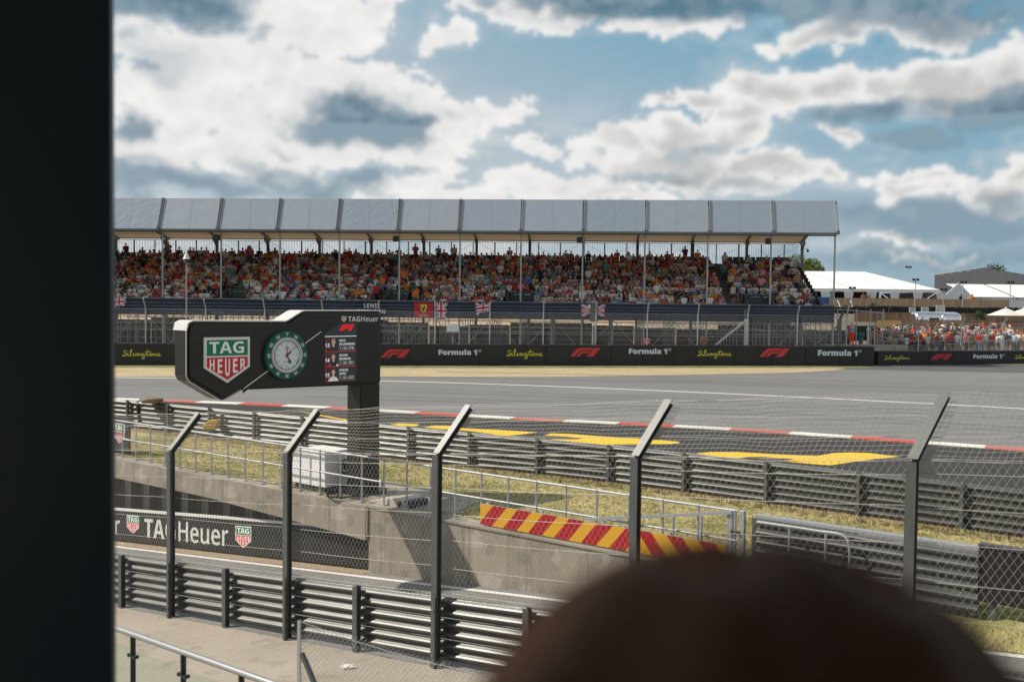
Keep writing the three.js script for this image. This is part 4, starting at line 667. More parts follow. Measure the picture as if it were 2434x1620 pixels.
// joints: s = seated or standing; arms: list of [elbow, hand] for both sides
function pose(seated, lean, arms, headTurn = 0, stride = 0) {
  const hy = seated ? 0.5 : 0.93, top = hy + 0.5, J = { hip: [[-0.09, hy, 0], [0.09, hy, 0]], chest: [0, top - 0.1, lean * 0.8], neck: [0, top + 0.03, lean], head: [headTurn * 0.02, top + 0.2, lean + 0.03] };
  J.sh = [[-0.19, top - 0.03, lean * 0.9], [0.19, top - 0.03, lean * 0.9]];
  J.knee = seated ? [[-0.12, 0.52, 0.42], [0.12, 0.52, 0.42]] : [[-0.1, 0.5, 0.03 + stride], [0.1, 0.5, 0.03 - stride]];
  J.ank = seated ? [[-0.12, 0.09, 0.38], [0.12, 0.09, 0.38]] : [[-0.11, 0.09, stride * 1.2], [0.11, 0.09, -stride * 1.6]];
  J.el = arms.map((a, i) => [J.sh[i][0] + a[0][0], J.sh[i][1] + a[0][1], J.sh[i][2] + a[0][2]]); J.ha = arms.map((a, i) => [J.sh[i][0] + a[1][0], J.sh[i][1] + a[1][1], J.sh[i][2] + a[1][2]]);
  const torso = (p, e) => { let d = cone(p, [-0.075, hy, 0], [-0.09, top - 0.12, lean * 0.8], 0.105 + e, 0.1 + e); d = smin(d, cone(p, [0.075, hy, 0], [0.09, top - 0.12, lean * 0.8], 0.105 + e, 0.1 + e), 0.06); d = smin(d, cone(p, J.sh[0], J.sh[1], 0.062 + e, 0.062 + e), 0.07); return d; };
  const body = (x, y, z) => {
    const p = [x, y, z]; let d = torso(p, 0);
    d = smin(d, cone(p, J.chest, J.neck, 0.07, 0.052), 0.05); d = smin(d, cone(p, J.neck, J.head, 0.05, 0.05), 0.02);
    d = smin(d, ell(p, J.head, [0.078, 0.112, 0.098]), 0.02); d = smin(d, ell(p, [J.head[0], J.head[1] - 0.02, J.head[2] + 0.095], [0.018, 0.03, 0.02]), 0.015);
    for (const i of [0, 1]) {
      d = smin(d, cone(p, J.sh[i], J.el[i], 0.052, 0.042), 0.03); d = smin(d, cone(p, J.el[i], J.ha[i], 0.041, 0.03), 0.015);
      const hx = J.ha[i][0] - J.el[i][0], hyy = J.ha[i][1] - J.el[i][1], hz = J.ha[i][2] - J.el[i][2], l = Math.hypot(hx, hyy, hz); d = smin(d, cone(p, J.ha[i], [J.ha[i][0] + hx / l * 0.09, J.ha[i][1] + hyy / l * 0.09, J.ha[i][2] + hz / l * 0.09], 0.036, 0.03), 0.015);
      d = smin(d, cone(p, J.hip[i], J.knee[i], 0.088, 0.06), 0.03); d = smin(d, cone(p, J.knee[i], J.ank[i], 0.058, 0.038), 0.02); d = smin(d, cone(p, [J.ank[i][0], 0.05, J.ank[i][2] - 0.03], [J.ank[i][0] * 1.15, 0.04, J.ank[i][2] + 0.15], 0.042, 0.036), 0.02);
    }
    return d;
  };
  const mid = (a, b, t) => [lerp(a[0], b[0], t), lerp(a[1], b[1], t), lerp(a[2], b[2], t)];
  const shirt = (x, y, z) => { const p = [x, y, z]; let d = torso(p, 0.02); for (const i of [0, 1]) d = smin(d, cone(p, J.sh[i], mid(J.sh[i], J.el[i], 0.72), 0.078, 0.07), 0.03); return Math.max(d, (hy - 0.07) - y, y - (top + 0.045)); };
  const shorts = (x, y, z) => { const p = [x, y, z]; let d = Math.max(torso(p, 0.015), y - hy - 0.02); for (const i of [0, 1]) d = smin(d, cone(p, J.hip[i], mid(J.hip[i], J.knee[i], seated ? 0.95 : 0.85), 0.108, 0.088), 0.03); return d; };
  const long = (x, y, z) => { const p = [x, y, z]; let d = shorts(x, y, z); for (const i of [0, 1]) d = smin(d, cone(p, J.knee[i], mid(J.knee[i], J.ank[i], 0.92), 0.085, 0.062), 0.03); return d; };
  const h = J.head, hair = (x, y, z) => Math.max(ell([x, y, z], [h[0], h[1] + 0.012, h[2] - 0.012], [0.094, 0.125, 0.112]), -(y - (h[1] + 0.025)) - (z < h[2] - 0.02 ? 0.12 : 0), (z - h[2]) * 0.8 + (h[1] + 0.03 - y) * 0.6 - 0.05);
  const longHair = (x, y, z) => Math.min(hair(x, y, z), Math.max(ell([x, y, z], [h[0], h[1] - 0.09, h[2] - 0.05], [0.11, 0.22, 0.075]), z - h[2] + 0.01));
  const cap = (x, y, z) => Math.min(Math.max(ell([x, y, z], [h[0], h[1] + 0.02, h[2] - 0.008], [0.1, 0.122, 0.116]), h[1] + 0.035 - y), ell([x, y, z], [h[0], h[1] + 0.045, h[2] + 0.12], [0.075, 0.022, 0.085]));
  const hat = (x, y, z) => Math.min(Math.max(ell([x, y, z], [h[0], h[1] + 0.02, h[2] - 0.008], [0.1, 0.13, 0.116]), h[1] + 0.03 - y), ell([x, y, z], [h[0], h[1] + 0.04, h[2]], [0.19, 0.022, 0.19]));
  const all = [...J.ha, ...J.el, ...J.knee, ...J.ank], X = Math.max(0.36, ...all.map((q) => Math.abs(q[0]) + 0.2)), T = Math.max(top + 0.42, ...J.ha.map((q) => q[1] + 0.2)), Z0 = -0.42, Z1 = Math.max(0.4, ...all.map((q) => q[2] + 0.28));
  const lo = [-X, -0.06, Z0], hi = [X, T, Z1], hl = [h[0] - 0.26, h[1] - 0.4, h[2] - 0.26], hh = [h[0] + 0.26, h[1] + 0.22, h[2] + 0.28];
  return { seated, body: surfaceNet(body, lo, hi, 0.033), shirt: surfaceNet(shirt, lo, hi, 0.036), shorts: surfaceNet(shorts, lo, hi, 0.038), trousers: surfaceNet(long, lo, hi, 0.038), hair: surfaceNet(hair, hl, hh, 0.026), long_hair: surfaceNet(longHair, hl, hh, 0.03), cap: surfaceNet(cap, hl, hh, 0.024), sun_hat: surfaceNet(hat, hl, hh, 0.026) };
}
const A = (ex, ey, ez, hx, hy, hz) => [[[-ex, ey, ez], [-hx, hy, hz]], [[ex, ey, ez], [hx, hy, hz]]];
const seatedPoses = [pose(true, 0.05, A(0.06, -0.27, 0.04, -0.05, -0.38, 0.26)), pose(true, 0.14, A(0.08, -0.24, 0.12, -0.1, -0.1, 0.28), 1), pose(true, 0.0, [[[-0.1, -0.25, 0.06], [0.12, -0.24, 0.22]], [[0.1, -0.24, 0.06], [-0.12, -0.2, 0.22]]]), pose(true, 0.04, [[[-0.08, -0.22, 0.14], [0.06, 0.08, 0.26]], [[0.08, -0.22, 0.14], [-0.08, 0.08, 0.26]]], -1)];
const standPoses = [pose(false, 0.0, A(0.06, -0.28, -0.02, 0.07, -0.54, 0.06)), pose(false, 0.03, [[[-0.1, -0.25, 0.06], [0.14, -0.22, 0.2]], [[0.1, -0.24, 0.06], [-0.14, -0.2, 0.22]]]), pose(false, 0.02, [[[-0.1, -0.2, 0.14], [0.06, 0.1, 0.26]], [[0.1, -0.2, 0.14], [-0.06, 0.1, 0.26]]]), pose(false, 0.0, [[[-0.2, -0.2, -0.05], [-0.02, -0.4, 0.06]], [[0.06, -0.27, 0.02], [0.06, -0.5, 0.1]]], 1), pose(false, 0.04, A(0.07, -0.27, 0.03, 0.05, -0.52, 0.14), 0, 0.13)];
const clothes = { white: [0.66, 0.66, 0.65], cream: [0.55, 0.48, 0.38], black: [0.014, 0.014, 0.017], navy: [0.018, 0.03, 0.075], red: [0.48, 0.025, 0.03], 'dark red': [0.2, 0.018, 0.03], orange: [0.75, 0.2, 0.02], grey: [0.22, 0.22, 0.23], charcoal: [0.055, 0.055, 0.06], blue: [0.05, 0.16, 0.42], 'pale blue': [0.33, 0.45, 0.6], teal: [0.03, 0.25, 0.27], yellow: [0.72, 0.62, 0.05], 'neon yellow': [0.66, 0.85, 0.05], green: [0.05, 0.16, 0.08], pink: [0.6, 0.25, 0.32], tan: [0.32, 0.22, 0.14], brown: [0.12, 0.07, 0.045], khaki: [0.26, 0.22, 0.15], denim: [0.07, 0.12, 0.2] };
const shirtBag = 'white white white white white white cream cream black black black black navy navy red red red red dark_red dark_red orange orange orange grey grey charcoal charcoal blue pale_blue teal tan tan tan pink green brown'.split(' ').map((s) => s.replace('_', ' '));
const pantBag = 'black black navy khaki denim denim grey charcoal tan'.split(' '), capBag = 'white white red red orange black black navy yellow blue'.split(' '), hairBag = ['black', 'brown', 'brown', 'blond', 'grey'];
const hairCol = { black: [0.012, 0.01, 0.009], brown: [0.045, 0.026, 0.016], blond: [0.3, 0.2, 0.09], grey: [0.3, 0.29, 0.28] }, skinBag = [[0.5, 0.3, 0.22], [0.44, 0.25, 0.18], [0.55, 0.34, 0.26], [0.36, 0.2, 0.13], [0.16, 0.08, 0.05]];
const cloth = {}; const fabric = (rgb) => cloth[rgb.join()] ??= std({ color: col(...rgb), roughness: 0.9 });
function outfit(r = 6) {
  const hd = rnd(), o = { shirt: r < 5 && rnd() < 0.3 ? pick(['white', 'white', 'white', 'cream', 'pale blue']) : pick(shirtBag), pants: pick(pantBag), skin: pick(skinBag), head: hd < 0.46 ? 'cap' : hd < 0.52 ? 'sun_hat' : hd < 0.72 ? 'long_hair' : 'hair', scale: rr(0.93, 1.05) };
  o.headCol = o.head === 'cap' ? pick(capBag) : o.head === 'sun_hat' ? pick(['cream', 'tan', 'white']) : pick(hairBag); o.headRGB = o.head.includes('hair') ? hairCol[o.headCol] : clothes[o.headCol]; o.leg = rnd() < 0.6 ? 'shorts' : 'trousers'; return o;
}
const headWord = (o) => o.head === 'cap' ? o.headCol + ' cap' : o.head === 'sun_hat' ? o.headCol + ' brimmed hat' : o.head === 'long_hair' ? 'long ' + o.headCol + ' hair' : 'short ' + o.headCol + ' hair';
function person(label, tpl, o, pos, turn, group) {
  const g = thing('person', label, 'person', pos, turn, group); g.scale.setScalar(o.scale);
  part('body', tpl.body, fabric(o.skin), g); part('shirt', tpl.shirt, fabric(clothes[o.shirt]), g); part(o.leg, tpl[o.leg], fabric(clothes[o.pants]), g); part(o.head, tpl[o.head], fabric(o.headRGB), g);
  return g;
}
const nth = (n) => n + (n % 100 > 10 && n % 100 < 14 ? 'th' : ['th', 'st', 'nd', 'rd'][n % 10] ?? 'th');
// ---------------------------------------------------------------- the grandstand
const SA = -0.0729, SX = -29.26, SZ = -83.4, ROWS = 15, rowZ = (r) => -(0.9 + 0.78 * r), rowY = (r) => 3.8 + 0.32 * r, X0 = -22, X1 = 54.4;
const SW = (x, y, z) => [SX + x * Math.cos(SA) + z * Math.sin(SA), y, SZ - x * Math.sin(SA) + z * Math.cos(SA)];
const vom = [[4.3, 6.2], [18.4, 20.2], [28.8, 30.7], [48.6, 50.6]], aisle = [[3.3, 4.15], [17.3, 18.2], [30.95, 31.85], [46.9, 48.4]], inA = (x, L, m = 0.25) => L.some(([a, b]) => x > a - m && x < b + m);
const individuals = [], massed = [];
{
  const s = thing('grandstand', 'long covered grandstand with grey roof fascia packed with spectators', 'grandstand', [SX, 0, SZ], SA);
  const fas = [std({ color: col(0.29, 0.345, 0.42), roughness: 0.6, bumpMap: rep(blotch, 0.4), bumpScale: 0.02 }), std({ color: col(0.275, 0.33, 0.41), roughness: 0.6, bumpMap: rep(blotch, 0.3), bumpScale: 0.02 })];
  fas.push(std({ color: col(0.30, 0.352, 0.42), roughness: 0.55, bumpMap: rep(blotch, 0.22), bumpScale: 0.03 }), std({ color: col(0.265, 0.32, 0.395), roughness: 0.6, bumpMap: rep(blotch, 0.5), bumpScale: 0.03 }));
  const roofM = new THREE.MeshPhysicalMaterial({ color: col(0.78, 0.70, 0.58), transmission: 0.3, roughness: 1, thickness: 0, side: THREE.DoubleSide }), frame = std({ color: col(0.16, 0.165, 0.17), metalness: 0.4, roughness: 0.5 }), poleM = std({ color: col(0.36, 0.38, 0.39), metalness: 0.4, roughness: 0.5 });
  const fg = extrude([[0, 0], [4.94, 0], [4.94, 2.79], [0, 2.79]], 0.05).rotateX(-0.369).translate(0.03, 10.4, 0.9);
  const ridge = V(0, 13.02, -0.13), rg = bar(V(2.5, 13.02, -0.13), V(2.5, 10.55, -12.9), 4.98, 0.04);
  for (let i = -5; i <= 11; i++) {
    const x = i * 5;
    const b = part('fascia_beam', merge([bar(V(-0.07, 10.32, 0.98), V(-0.07, 13.06, -0.06), 0.05, 0.16), bar(V(0.07, 10.32, 0.98), V(0.07, 13.06, -0.06), 0.05, 0.16)]), i < 6 ? frame : poleM, s, [x, 0, 0]);  // side shade put into the colour: left beams dark, right beams lighter
    part('shoe', box(0.24, 0.3, 0.12, 0, 10.42, 1.0), frame, b);
    part('front_pole', rod(V(0, 0, 0.1), V(0, 10.4, 0.1), 0.07, 10), poleM, s, [x, 0, 0]);
    part('back_column', merge([box(0.24, 10.4, 0.24, 0, 5.2, -12.1), box(0.2, 0.12, 0.9, 0, 10.25, -11.7), bar(V(0, 9.8, -12.0), V(0, 10.5, -11.0), 0.14, 0.14)]), frame, s, [x + 0.03, 0, 0]);
    part('rafter', bar(V(0, 12.9, -0.2), V(0, 10.42, -12.8), 0.16, 0.2), frame, s, [x + 0.02, 0, 0]);
    if (i === 11) break;
    part('seam', bar(V(2.5 + rr(-0.2, 0.2), 10.45, 0.935), V(2.5, 12.95, -0.035), 0.012, 0.02), fas[1], part('fascia_panel', fg, fas[(i * 7 + 70) % 4], s, [x, 0, 0])); part('roof_panel', rg, roofM, s, [x + 0.01, 0, 0]);
    part('stay_cable', wires([[[x + 0.1, 10.3, -12], [x + 2.4, 9.0, -12.05]], [[x + 4.9, 10.3, -12], [x + 2.6, 9.0, -12.05]]], 0.012), frame, s);
  }
  part('front_purlin', box(80, 0.16, 0.14, 15, 10.34, 0.86), frame, s); part('second_purlin', box(80, 0.1, 0.1, 15, 10.22, 0.5), frame, s); part('back_purlin', box(80, 0.35, 0.1, 15, 10.62, -12.9), roofM, s);
  for (const x of [4.72, 19.72, 34.72, 49.72]) { const sp = part('loudspeaker', rbox(0.42, 0.46, 0.35, 0.03, 0, 0, 0), M.black, s, [x, 9.75, 0.3]); part('yoke', box(0.03, 0.5, 0.03, 0, 0.45, 0), frame, sp); }
  part('camera_dome', merge([rod(V(0, 0, 0), V(0.3, 0, 0), 0.02), new THREE.SphereGeometry(0.12, 12, 8).translate(0.32, -0.2, 0), rod(V(0.32, 0, 0), V(0.32, -0.15, 0), 0.03)]), M.black, s, [55.2, 9.9, -12]);
  // terraces
  const riserM = std({ color: col(0.03, 0.035, 0.04), roughness: 0.8 }), tread = std({ color: col(0.30, 0.31, 0.32), roughness: 0.7, metalness: 0.2 });
  for (let r = 0; r < ROWS; r++) {
    const segs = []; let a = X0; if (r < 4) for (const [v0, v1] of vom) { segs.push([a, v0]); a = v1; } segs.push([a, X1]);
    for (const [p, q] of segs) part('tread', box(q - p, 0.05, 0.74, (p + q) / 2, rowY(r) - 0.03, rowZ(r) + 0.02), tread, s), r && part('riser', box(q - p, 0.33, 0.02, (p + q) / 2, rowY(r) - 0.22, rowZ(r) + 0.37), riserM, s);
    part('side_plate', box(0.06, 0.75, 0.8, X1 + 0.06, rowY(r) + 0.35, rowZ(r)), frame, s);
  }
  const st = std({ color: col(0.13, 0.14, 0.145), roughness: 0.6, metalness: 0.3 });
  for (const [a, b] of aisle) for (let r = 0; r < ROWS; r++) part('stair_step', box(b - a - 0.1, 0.16, 0.34, (a + b) / 2, rowY(r) + 0.1, rowZ(r) - 0.22), st, s);
  // way-outs through the terrace
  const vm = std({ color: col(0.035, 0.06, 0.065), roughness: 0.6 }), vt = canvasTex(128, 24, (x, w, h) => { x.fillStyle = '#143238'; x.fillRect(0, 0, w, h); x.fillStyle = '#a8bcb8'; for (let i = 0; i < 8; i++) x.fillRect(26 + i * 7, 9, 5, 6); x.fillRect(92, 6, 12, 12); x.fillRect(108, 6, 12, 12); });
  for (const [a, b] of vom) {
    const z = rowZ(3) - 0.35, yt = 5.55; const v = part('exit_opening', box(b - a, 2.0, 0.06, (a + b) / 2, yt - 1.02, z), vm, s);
    part('lintel', box(b - a + 0.16, 0.07, 0.12, (a + b) / 2, yt, z + 0.06), st, v); part('exit_sign', new THREE.PlaneGeometry(1.9, 0.26).translate((a + b) / 2, yt - 0.2, z + 0.045), std({ map: vt, roughness: 0.5 }), v);
    for (const x of [a - 0.06, b + 0.06]) part('cheek', extrude([[0, 3.6], [2.9, 3.6], [2.9, 5.5], [2.2, 5.5], [0, 4.5]], 0.07).rotateY(Math.PI / 2).translate(x - 0.035, 0, rowZ(0) + 0.2), st, v);
  }
  // back railing
  part('top_rail', box(77, 0.05, 0.05, 16, 10.3, -12.02), frame, s); part('bottom_rail', box(77, 0.05, 0.05, 16, 8.45, -12.02), frame, s);
  const bg = box(0.022, 1.85, 0.022); const IM = new THREE.InstancedMesh(bg, frame, 500); IM.name = 'rail_bars'; IM.userData.kind = 'stuff'; const m4 = new THREE.Matrix4(); for (let i = 0; i < 500; i++) IM.setMatrixAt(i, m4.makeTranslation(-22 + i * 0.1535, 9.37, -12.02)); s.add(IM);
  for (let x = -20.4; x < 54; x += 2.05) part('rail_post', box(0.1, 2.0, 0.08, x, 9.32, -12.04), frame, s);
  // navy skirt along the front
  const nav = [std({ color: col(0.014, 0.026, 0.056), roughness: 0.75, bumpMap: rep(blotch, 0.8), bumpScale: 0.06 }), std({ color: col(0.012, 0.0225, 0.05), roughness: 0.75, bumpMap: rep(blotch, 0.7), bumpScale: 0.06 })];
  for (let i = -5; i < 11; i++) part('skirt_banner', rbox(4.985, 1.36, 0.05, 0.01, i * 5 + 2.5, 3.98, 0.36), nav[(i + 6) % 2], s);
  part('banner_rail', rod(V(-25, 4.7, 0.33), V(55, 4.7, 0.33), 0.03), frame, s);
  // scaffold under the seats
  const sg = poleM, up = {}; 
  for (let x = -22.5; x <= 55; x += 2.5) for (let k = 0; k < 7; k++) { const z = -0.3 - k * 1.9, h = rowY(Math.max(0, (k * 1.9 - 0.6) / 0.78)) - 0.25; part('upright', up[k] ??= rod(V(0, 0, 0), V(0, h, 0), 0.035, 6), sg, s, [x, 0, z]); }
  for (const [y, z] of [[0.5, -0.3], [2.1, -0.3], [2.6, -0.3], [3.2, -0.3], [0.6, -2.2], [2.2, -2.2], [3.6, -2.2], [2.2, -4.1], [4.2, -4.1], [3.0, -6], [5, -7.9], [2.4, -11.7]]) part('ledger', rod(V(-22.5, y, z), V(55, y, z), 0.032, 6), sg, s);
  for (let i = -4; i < 11; i++) { part('brace', rod(V(i * 5, 0.5, -0.34), V(i * 5 + 2.5, 3.2, -0.34), 0.03, 6), sg, s); part('brace', rod(V(i * 5 + 2.5, 3.4, -2.25), V(i * 5 + 5, 0.6, -2.25), 0.03, 6), sg, s); part('lattice', merge([0, 1, 2, 3, 4, 5, 6, 7, 8, 9].map((k) => rod(V(i * 5 + k * 0.5, k % 2 ? 2.65 : 3.15, -0.36), V(i * 5 + k * 0.5 + 0.5, k % 2 ? 3.15 : 2.65, -0.36), 0.018, 5))), sg, s); }
  for (let i = -4; i < 12; i++) part('cross_ledger', rod(V(i * 5, 2.6, -0.3), V(i * 5, 2.6, -12), 0.03, 6), sg, s);
  // seats: empty ones in sight are parts, the rest lie under people
  const seatG = merge([rbox(0.44, 0.06, 0.4, 0.025, 0, 0.43, 0.0), rbox(0.46, 0.42, 0.05, 0.022, 0, 0.64, -0.2).rotateX(-0.08), box(0.05, 0.42, 0.3, 0, 0.21, -0.05)]), seatM = std({ color: col(0.012, 0.035, 0.062), roughness: 0.4 }), rest = [];
  let nSeat = 0;
  for (let r = 0; r < ROWS; r++) for (let x = X0 + 0.3; x < X1 - 0.2; x += 0.52) {
    if (inA(x, aisle, x > 45 ? 0.1 : -0.18) || (r < 4 && inA(x, vom, 0.25))) continue;
    const inView = x > -4.6, right = sst(38, 54, x), full = r === ROWS - 1 ? (x < 22 ? 0.42 : 0.16) : r === ROWS - 2 ? 0.86 - 0.4 * right : 0.965 - 0.25 * right - (r > 9 ? 0.12 * right : 0) - (x > 19.5 && x < 22 && r < 4 ? 0.6 : 0);
    const taken2 = rnd() < full, z = rowZ(r);
    if (!taken2 && inView && nSeat < 300) { nSeat++; part('seat', seatG, seatM, s, [x, rowY(r), z]); } else rest.push([x, rowY(r), z]);
    if (taken2) { const stands = rnd() < (r === ROWS - 1 ? 0.25 : 0.03); (inView && (r < 2 || stands) ? individuals : massed).push({ x: x + rr(-0.06, 0.06), r, z: z + rr(-0.02, 0.05), stands, inView }); }
  }
  const SI = new THREE.InstancedMesh(seatG, seatM, rest.length); SI.name = 'seats'; SI.userData.kind = 'stuff'; rest.forEach((p, i) => SI.setMatrixAt(i, m4.makeTranslation(...p))); s.add(SI);
  // people on the stairs and at the way-outs
  for (const [a, b] of aisle) for (let k = 0; k < 11; k++) { const r = Math.floor(rr(0, 14)); individuals.push({ x: rr(a + 0.3, b - 0.3), r, z: rowZ(r) + 0.1, stands: true, stair: true, inView: true }); }
}
// the 200 nearest spectators one by one, the rest as one mass
individuals.sort((p, q) => (q.stands ? 1 : 0) - (p.stands ? 1 : 0) || p.r - q.r || q.x - p.x);
const soloMax = 130, solo = individuals.slice(0, soloMax); massed.push(...individuals.slice(soloMax));
{
  const rowName = (r) => r === 0 ? 'front row' : r === ROWS - 1 ? 'back row' : nth(r + 1) + ' row', byRow = {};
  for (const p of solo) (byRow[(p.stands ? 's' : '') + p.r] ??= []).push(p);
  for (const k of Object.keys(byRow)) byRow[k].sort((a, b) => b.x - a.x).forEach((p, i) => {
    const o = outfit(p.r);
    const tpl = p.stands ? pick(standPoses) : pick(seatedPoses);
    const label = p.stands ? `standing spectator, ${o.shirt} shirt, ${headWord(o)}, ${rowName(p.r)}, ${nth(i + 1)} standing from the tent end` : `seated spectator, ${o.shirt} shirt, ${headWord(o)}, ${rowName(p.r)}, ${nth(i + 1)} from the tent end`;
    person(label, tpl, o, SW(p.x, p.stands ? rowY(p.r) : rowY(p.r) - 0.03, p.z + (p.stands ? 0.2 : 0.02)), SA + rr(-0.5, 0.35), 'spectators in the grandstand');
  });
  const crowd = new THREE.Group(); crowd.name = 'spectator_crowd'; crowd.userData = { kind: 'stuff', label: 'dense crowd of seated spectators filling the grandstand rows', category: 'crowd' }; scene.add(crowd);
  const sets = new Map(), add = (key, geo, m, c) => { if (!sets.has(key)) sets.set(key, { geo, m: [], c: [] }); const q = sets.get(key); q.m.push(m); q.c.push(c); };
  const up = V(0, 1, 0), q4 = new THREE.Quaternion(), sc = V(1, 1, 1);
  for (const p of massed) {
    const o = outfit(p.r), ti = p.stands ? 10 + Math.floor(rnd() * standPoses.length) : Math.floor(rnd() * seatedPoses.length), t = p.stands ? standPoses[ti - 10] : seatedPoses[ti];
    const w = SW(p.x, rowY(p.r) - 0.03, p.z + (p.stands ? 0.2 : 0.02)), m = new THREE.Matrix4().compose(V(...w), q4.setFromAxisAngle(up, SA + rr(-0.6, 0.4)).clone(), sc.setScalar(o.scale).clone());
    add('body' + ti, t.body, m, o.skin); add('shirt' + ti, t.shirt, m, clothes[o.shirt]); add('legs' + ti, t.shorts, m, clothes[o.pants]); add(o.head + ti, t[o.head], m, o.headRGB);
  }
  const base = std({ color: col(1, 1, 1), roughness: 0.9 }), c = new THREE.Color();
  for (const [key, q] of sets) { const im = new THREE.InstancedMesh(q.geo, base, q.m.length); im.name = 'crowd_' + key.replace(/\d+/, ''); im.userData.kind = 'stuff'; q.m.forEach((m, i) => { im.setMatrixAt(i, m); im.setColorAt(i, c.setRGB(...q.c[i])); }); crowd.add(im); }
}
// ---------------------------------------------------------------- flags on the stand's skirt
function flag(name, label, x, y, w, h, draw, wave, tilt = 0) {
  const [wx, wy, wz] = SW(x, y, 0.47), f = thing(name, label, 'flag', [wx, wy, wz], SA), g = new THREE.BoxGeometry(w, h, 0.012, 20, 10, 1), p = g.attributes.position;
  for (let i = 0; i < p.count; i++) { const u = p.getX(i) / w, v = p.getY(i) / h; p.setZ(i, p.getZ(i) + wave * (Math.sin(u * 9 + v * 2) * 0.5 + 0.5) * (0.5 - v) + 0.01); p.setY(i, p.getY(i) + tilt * u * (0.5 - v) - Math.abs(u) * wave * 0.2); p.setX(i, p.getX(i) * (1 - wave * (0.5 - v))); }
  g.computeVertexNormals(); part('cloth', g, std({ map: canvasTex(256, Math.round(256 * h / w), draw), roughness: 0.9 }), f); return f;
}
const unionJack = (x, w, h) => {
  x.fillStyle = '#1b2c66'; x.fillRect(0, 0, w, h); const diag = (c, l) => { x.strokeStyle = c; x.lineWidth = l; x.beginPath(); x.moveTo(0, 0); x.lineTo(w, h); x.moveTo(w, 0); x.lineTo(0, h); x.stroke(); };
  diag('#e4e4e6', h * 0.2); diag('#b81c32', h * 0.07); x.fillStyle = '#e4e4e6'; x.fillRect(w / 2 - h * 0.17, 0, h * 0.34, h); x.fillRect(0, h * 0.33, w, h * 0.34); x.fillStyle = '#b81c32'; x.fillRect(w / 2 - h * 0.1, 0, h * 0.2, h); x.fillRect(0, h * 0.4, w, h * 0.2);
};
flag('red_flag', 'red flag with yellow shield and black horse hung on the navy skirt', 22.1, 3.98, 1.62, 1.22, (x, w, h) => {
  x.fillStyle = '#b01c2c'; x.fillRect(0, 0, w, h); x.fillStyle = '#e0c52c'; x.strokeStyle = '#20301c'; x.lineWidth = 4; x.beginPath(); x.moveTo(w * 0.32, h * 0.13); x.lineTo(w * 0.68, h * 0.13); x.quadraticCurveTo(w * 0.7, h * 0.55, w * 0.5, h * 0.76); x.quadraticCurveTo(w * 0.3, h * 0.55, w * 0.32, h * 0.13); x.fill(); x.stroke();
  x.fillStyle = '#15120f'; x.beginPath(); [[0.44, 0.62], [0.47, 0.5], [0.42, 0.44], [0.45, 0.38], [0.5, 0.36], [0.51, 0.26], [0.55, 0.22], [0.59, 0.27], [0.56, 0.32], [0.57, 0.4], [0.62, 0.4], [0.58, 0.45], [0.53, 0.46], [0.51, 0.55], [0.55, 0.62], [0.5, 0.64], [0.48, 0.58], [0.47, 0.66]].forEach((p, i) => i ? x.lineTo(w * p[0], h * p[1]) : x.moveTo(w * p[0], h * p[1])); x.fill();
  x.beginPath(); x.moveTo(w * 0.42, h * 0.45); x.quadraticCurveTo(w * 0.36, h * 0.35, w * 0.41, h * 0.24); x.lineTo(w * 0.43, h * 0.3); x.quadraticCurveTo(w * 0.4, h * 0.38, w * 0.45, h * 0.42); x.fill();
  x.fillStyle = '#e8c9c9'; x.font = 'bold 30px serif'; x.textAlign = 'center'; x.save(); x.translate(w / 2, h * 0.92); x.scale(1, 1); x.fillText('Ferrari', 0, 0); x.restore();
}, 0.05);
flag('union_flag', 'tall hanging union flag beside the red flag on the navy skirt', 23.55, 3.9, 1.0, 1.42, (x, w, h) => { x.save(); x.translate(w, 0); x.rotate(Math.PI / 2); unionJack(x, h, w); x.restore(); }, 0.12);
flag('union_flag', 'drooping union flag alone on the middle of the navy skirt', 27.0, 4.2, 1.35, 0.85, unionJack, 0.22, 0.35);
flag('union_flag', 'white lettered union flag by the folding board on the navy skirt', 35.9, 4.1, 2.0, 0.95, (x, w, h) => { unionJack(x, w, h); x.fillStyle = '#e4e4e6'; x.fillRect(w * 0.3, 0, w * 0.4, h * 0.36); x.fillStyle = '#b81c32'; x.fillRect(0, h * 0.36, w, h * 0.28); x.fillStyle = '#e8e8ea'; x.font = 'bold 30px sans-serif'; x.textAlign = 'center'; x.fillText('LEWIS HAMILTON', w / 2, h * 0.58, w * 0.94); x.fillStyle = '#b81c32'; x.beginPath(); x.arc(w * 0.3, h * 0.85, 10, 0, 7); x.fill(); }, 0.08);
flag('union_flag', 'small union flag high on the skirt beside the dark column', -3.55, 4.35, 1.2, 0.85, unionJack, 0.2, 0.2);
flag('letter_banner', 'navy banner with large white capital letters and a portrait patch', 17.75, 4.05, 2.6, 1.05, (x, w, h) => { x.fillStyle = '#1b2436'; x.fillRect(0, 0, w, h); x.fillStyle = '#d7dbe2'; x.font = 'bold 46px sans-serif'; x.textAlign = 'center'; x.fillText('LEWIS', w * 0.52, h * 0.44); x.fillText('HAMILTON', w * 0.5, h * 0.9, w * 0.96); x.fillStyle = '#6d3a40'; x.beginPath(); x.ellipse(w * 0.5, h * 0.62, 15, 26, 0, 0, 7); x.fill(); x.fillStyle = '#7a2430'; x.fillRect(w * 0.42, h * 0.84, 44, 20); }, 0.02);
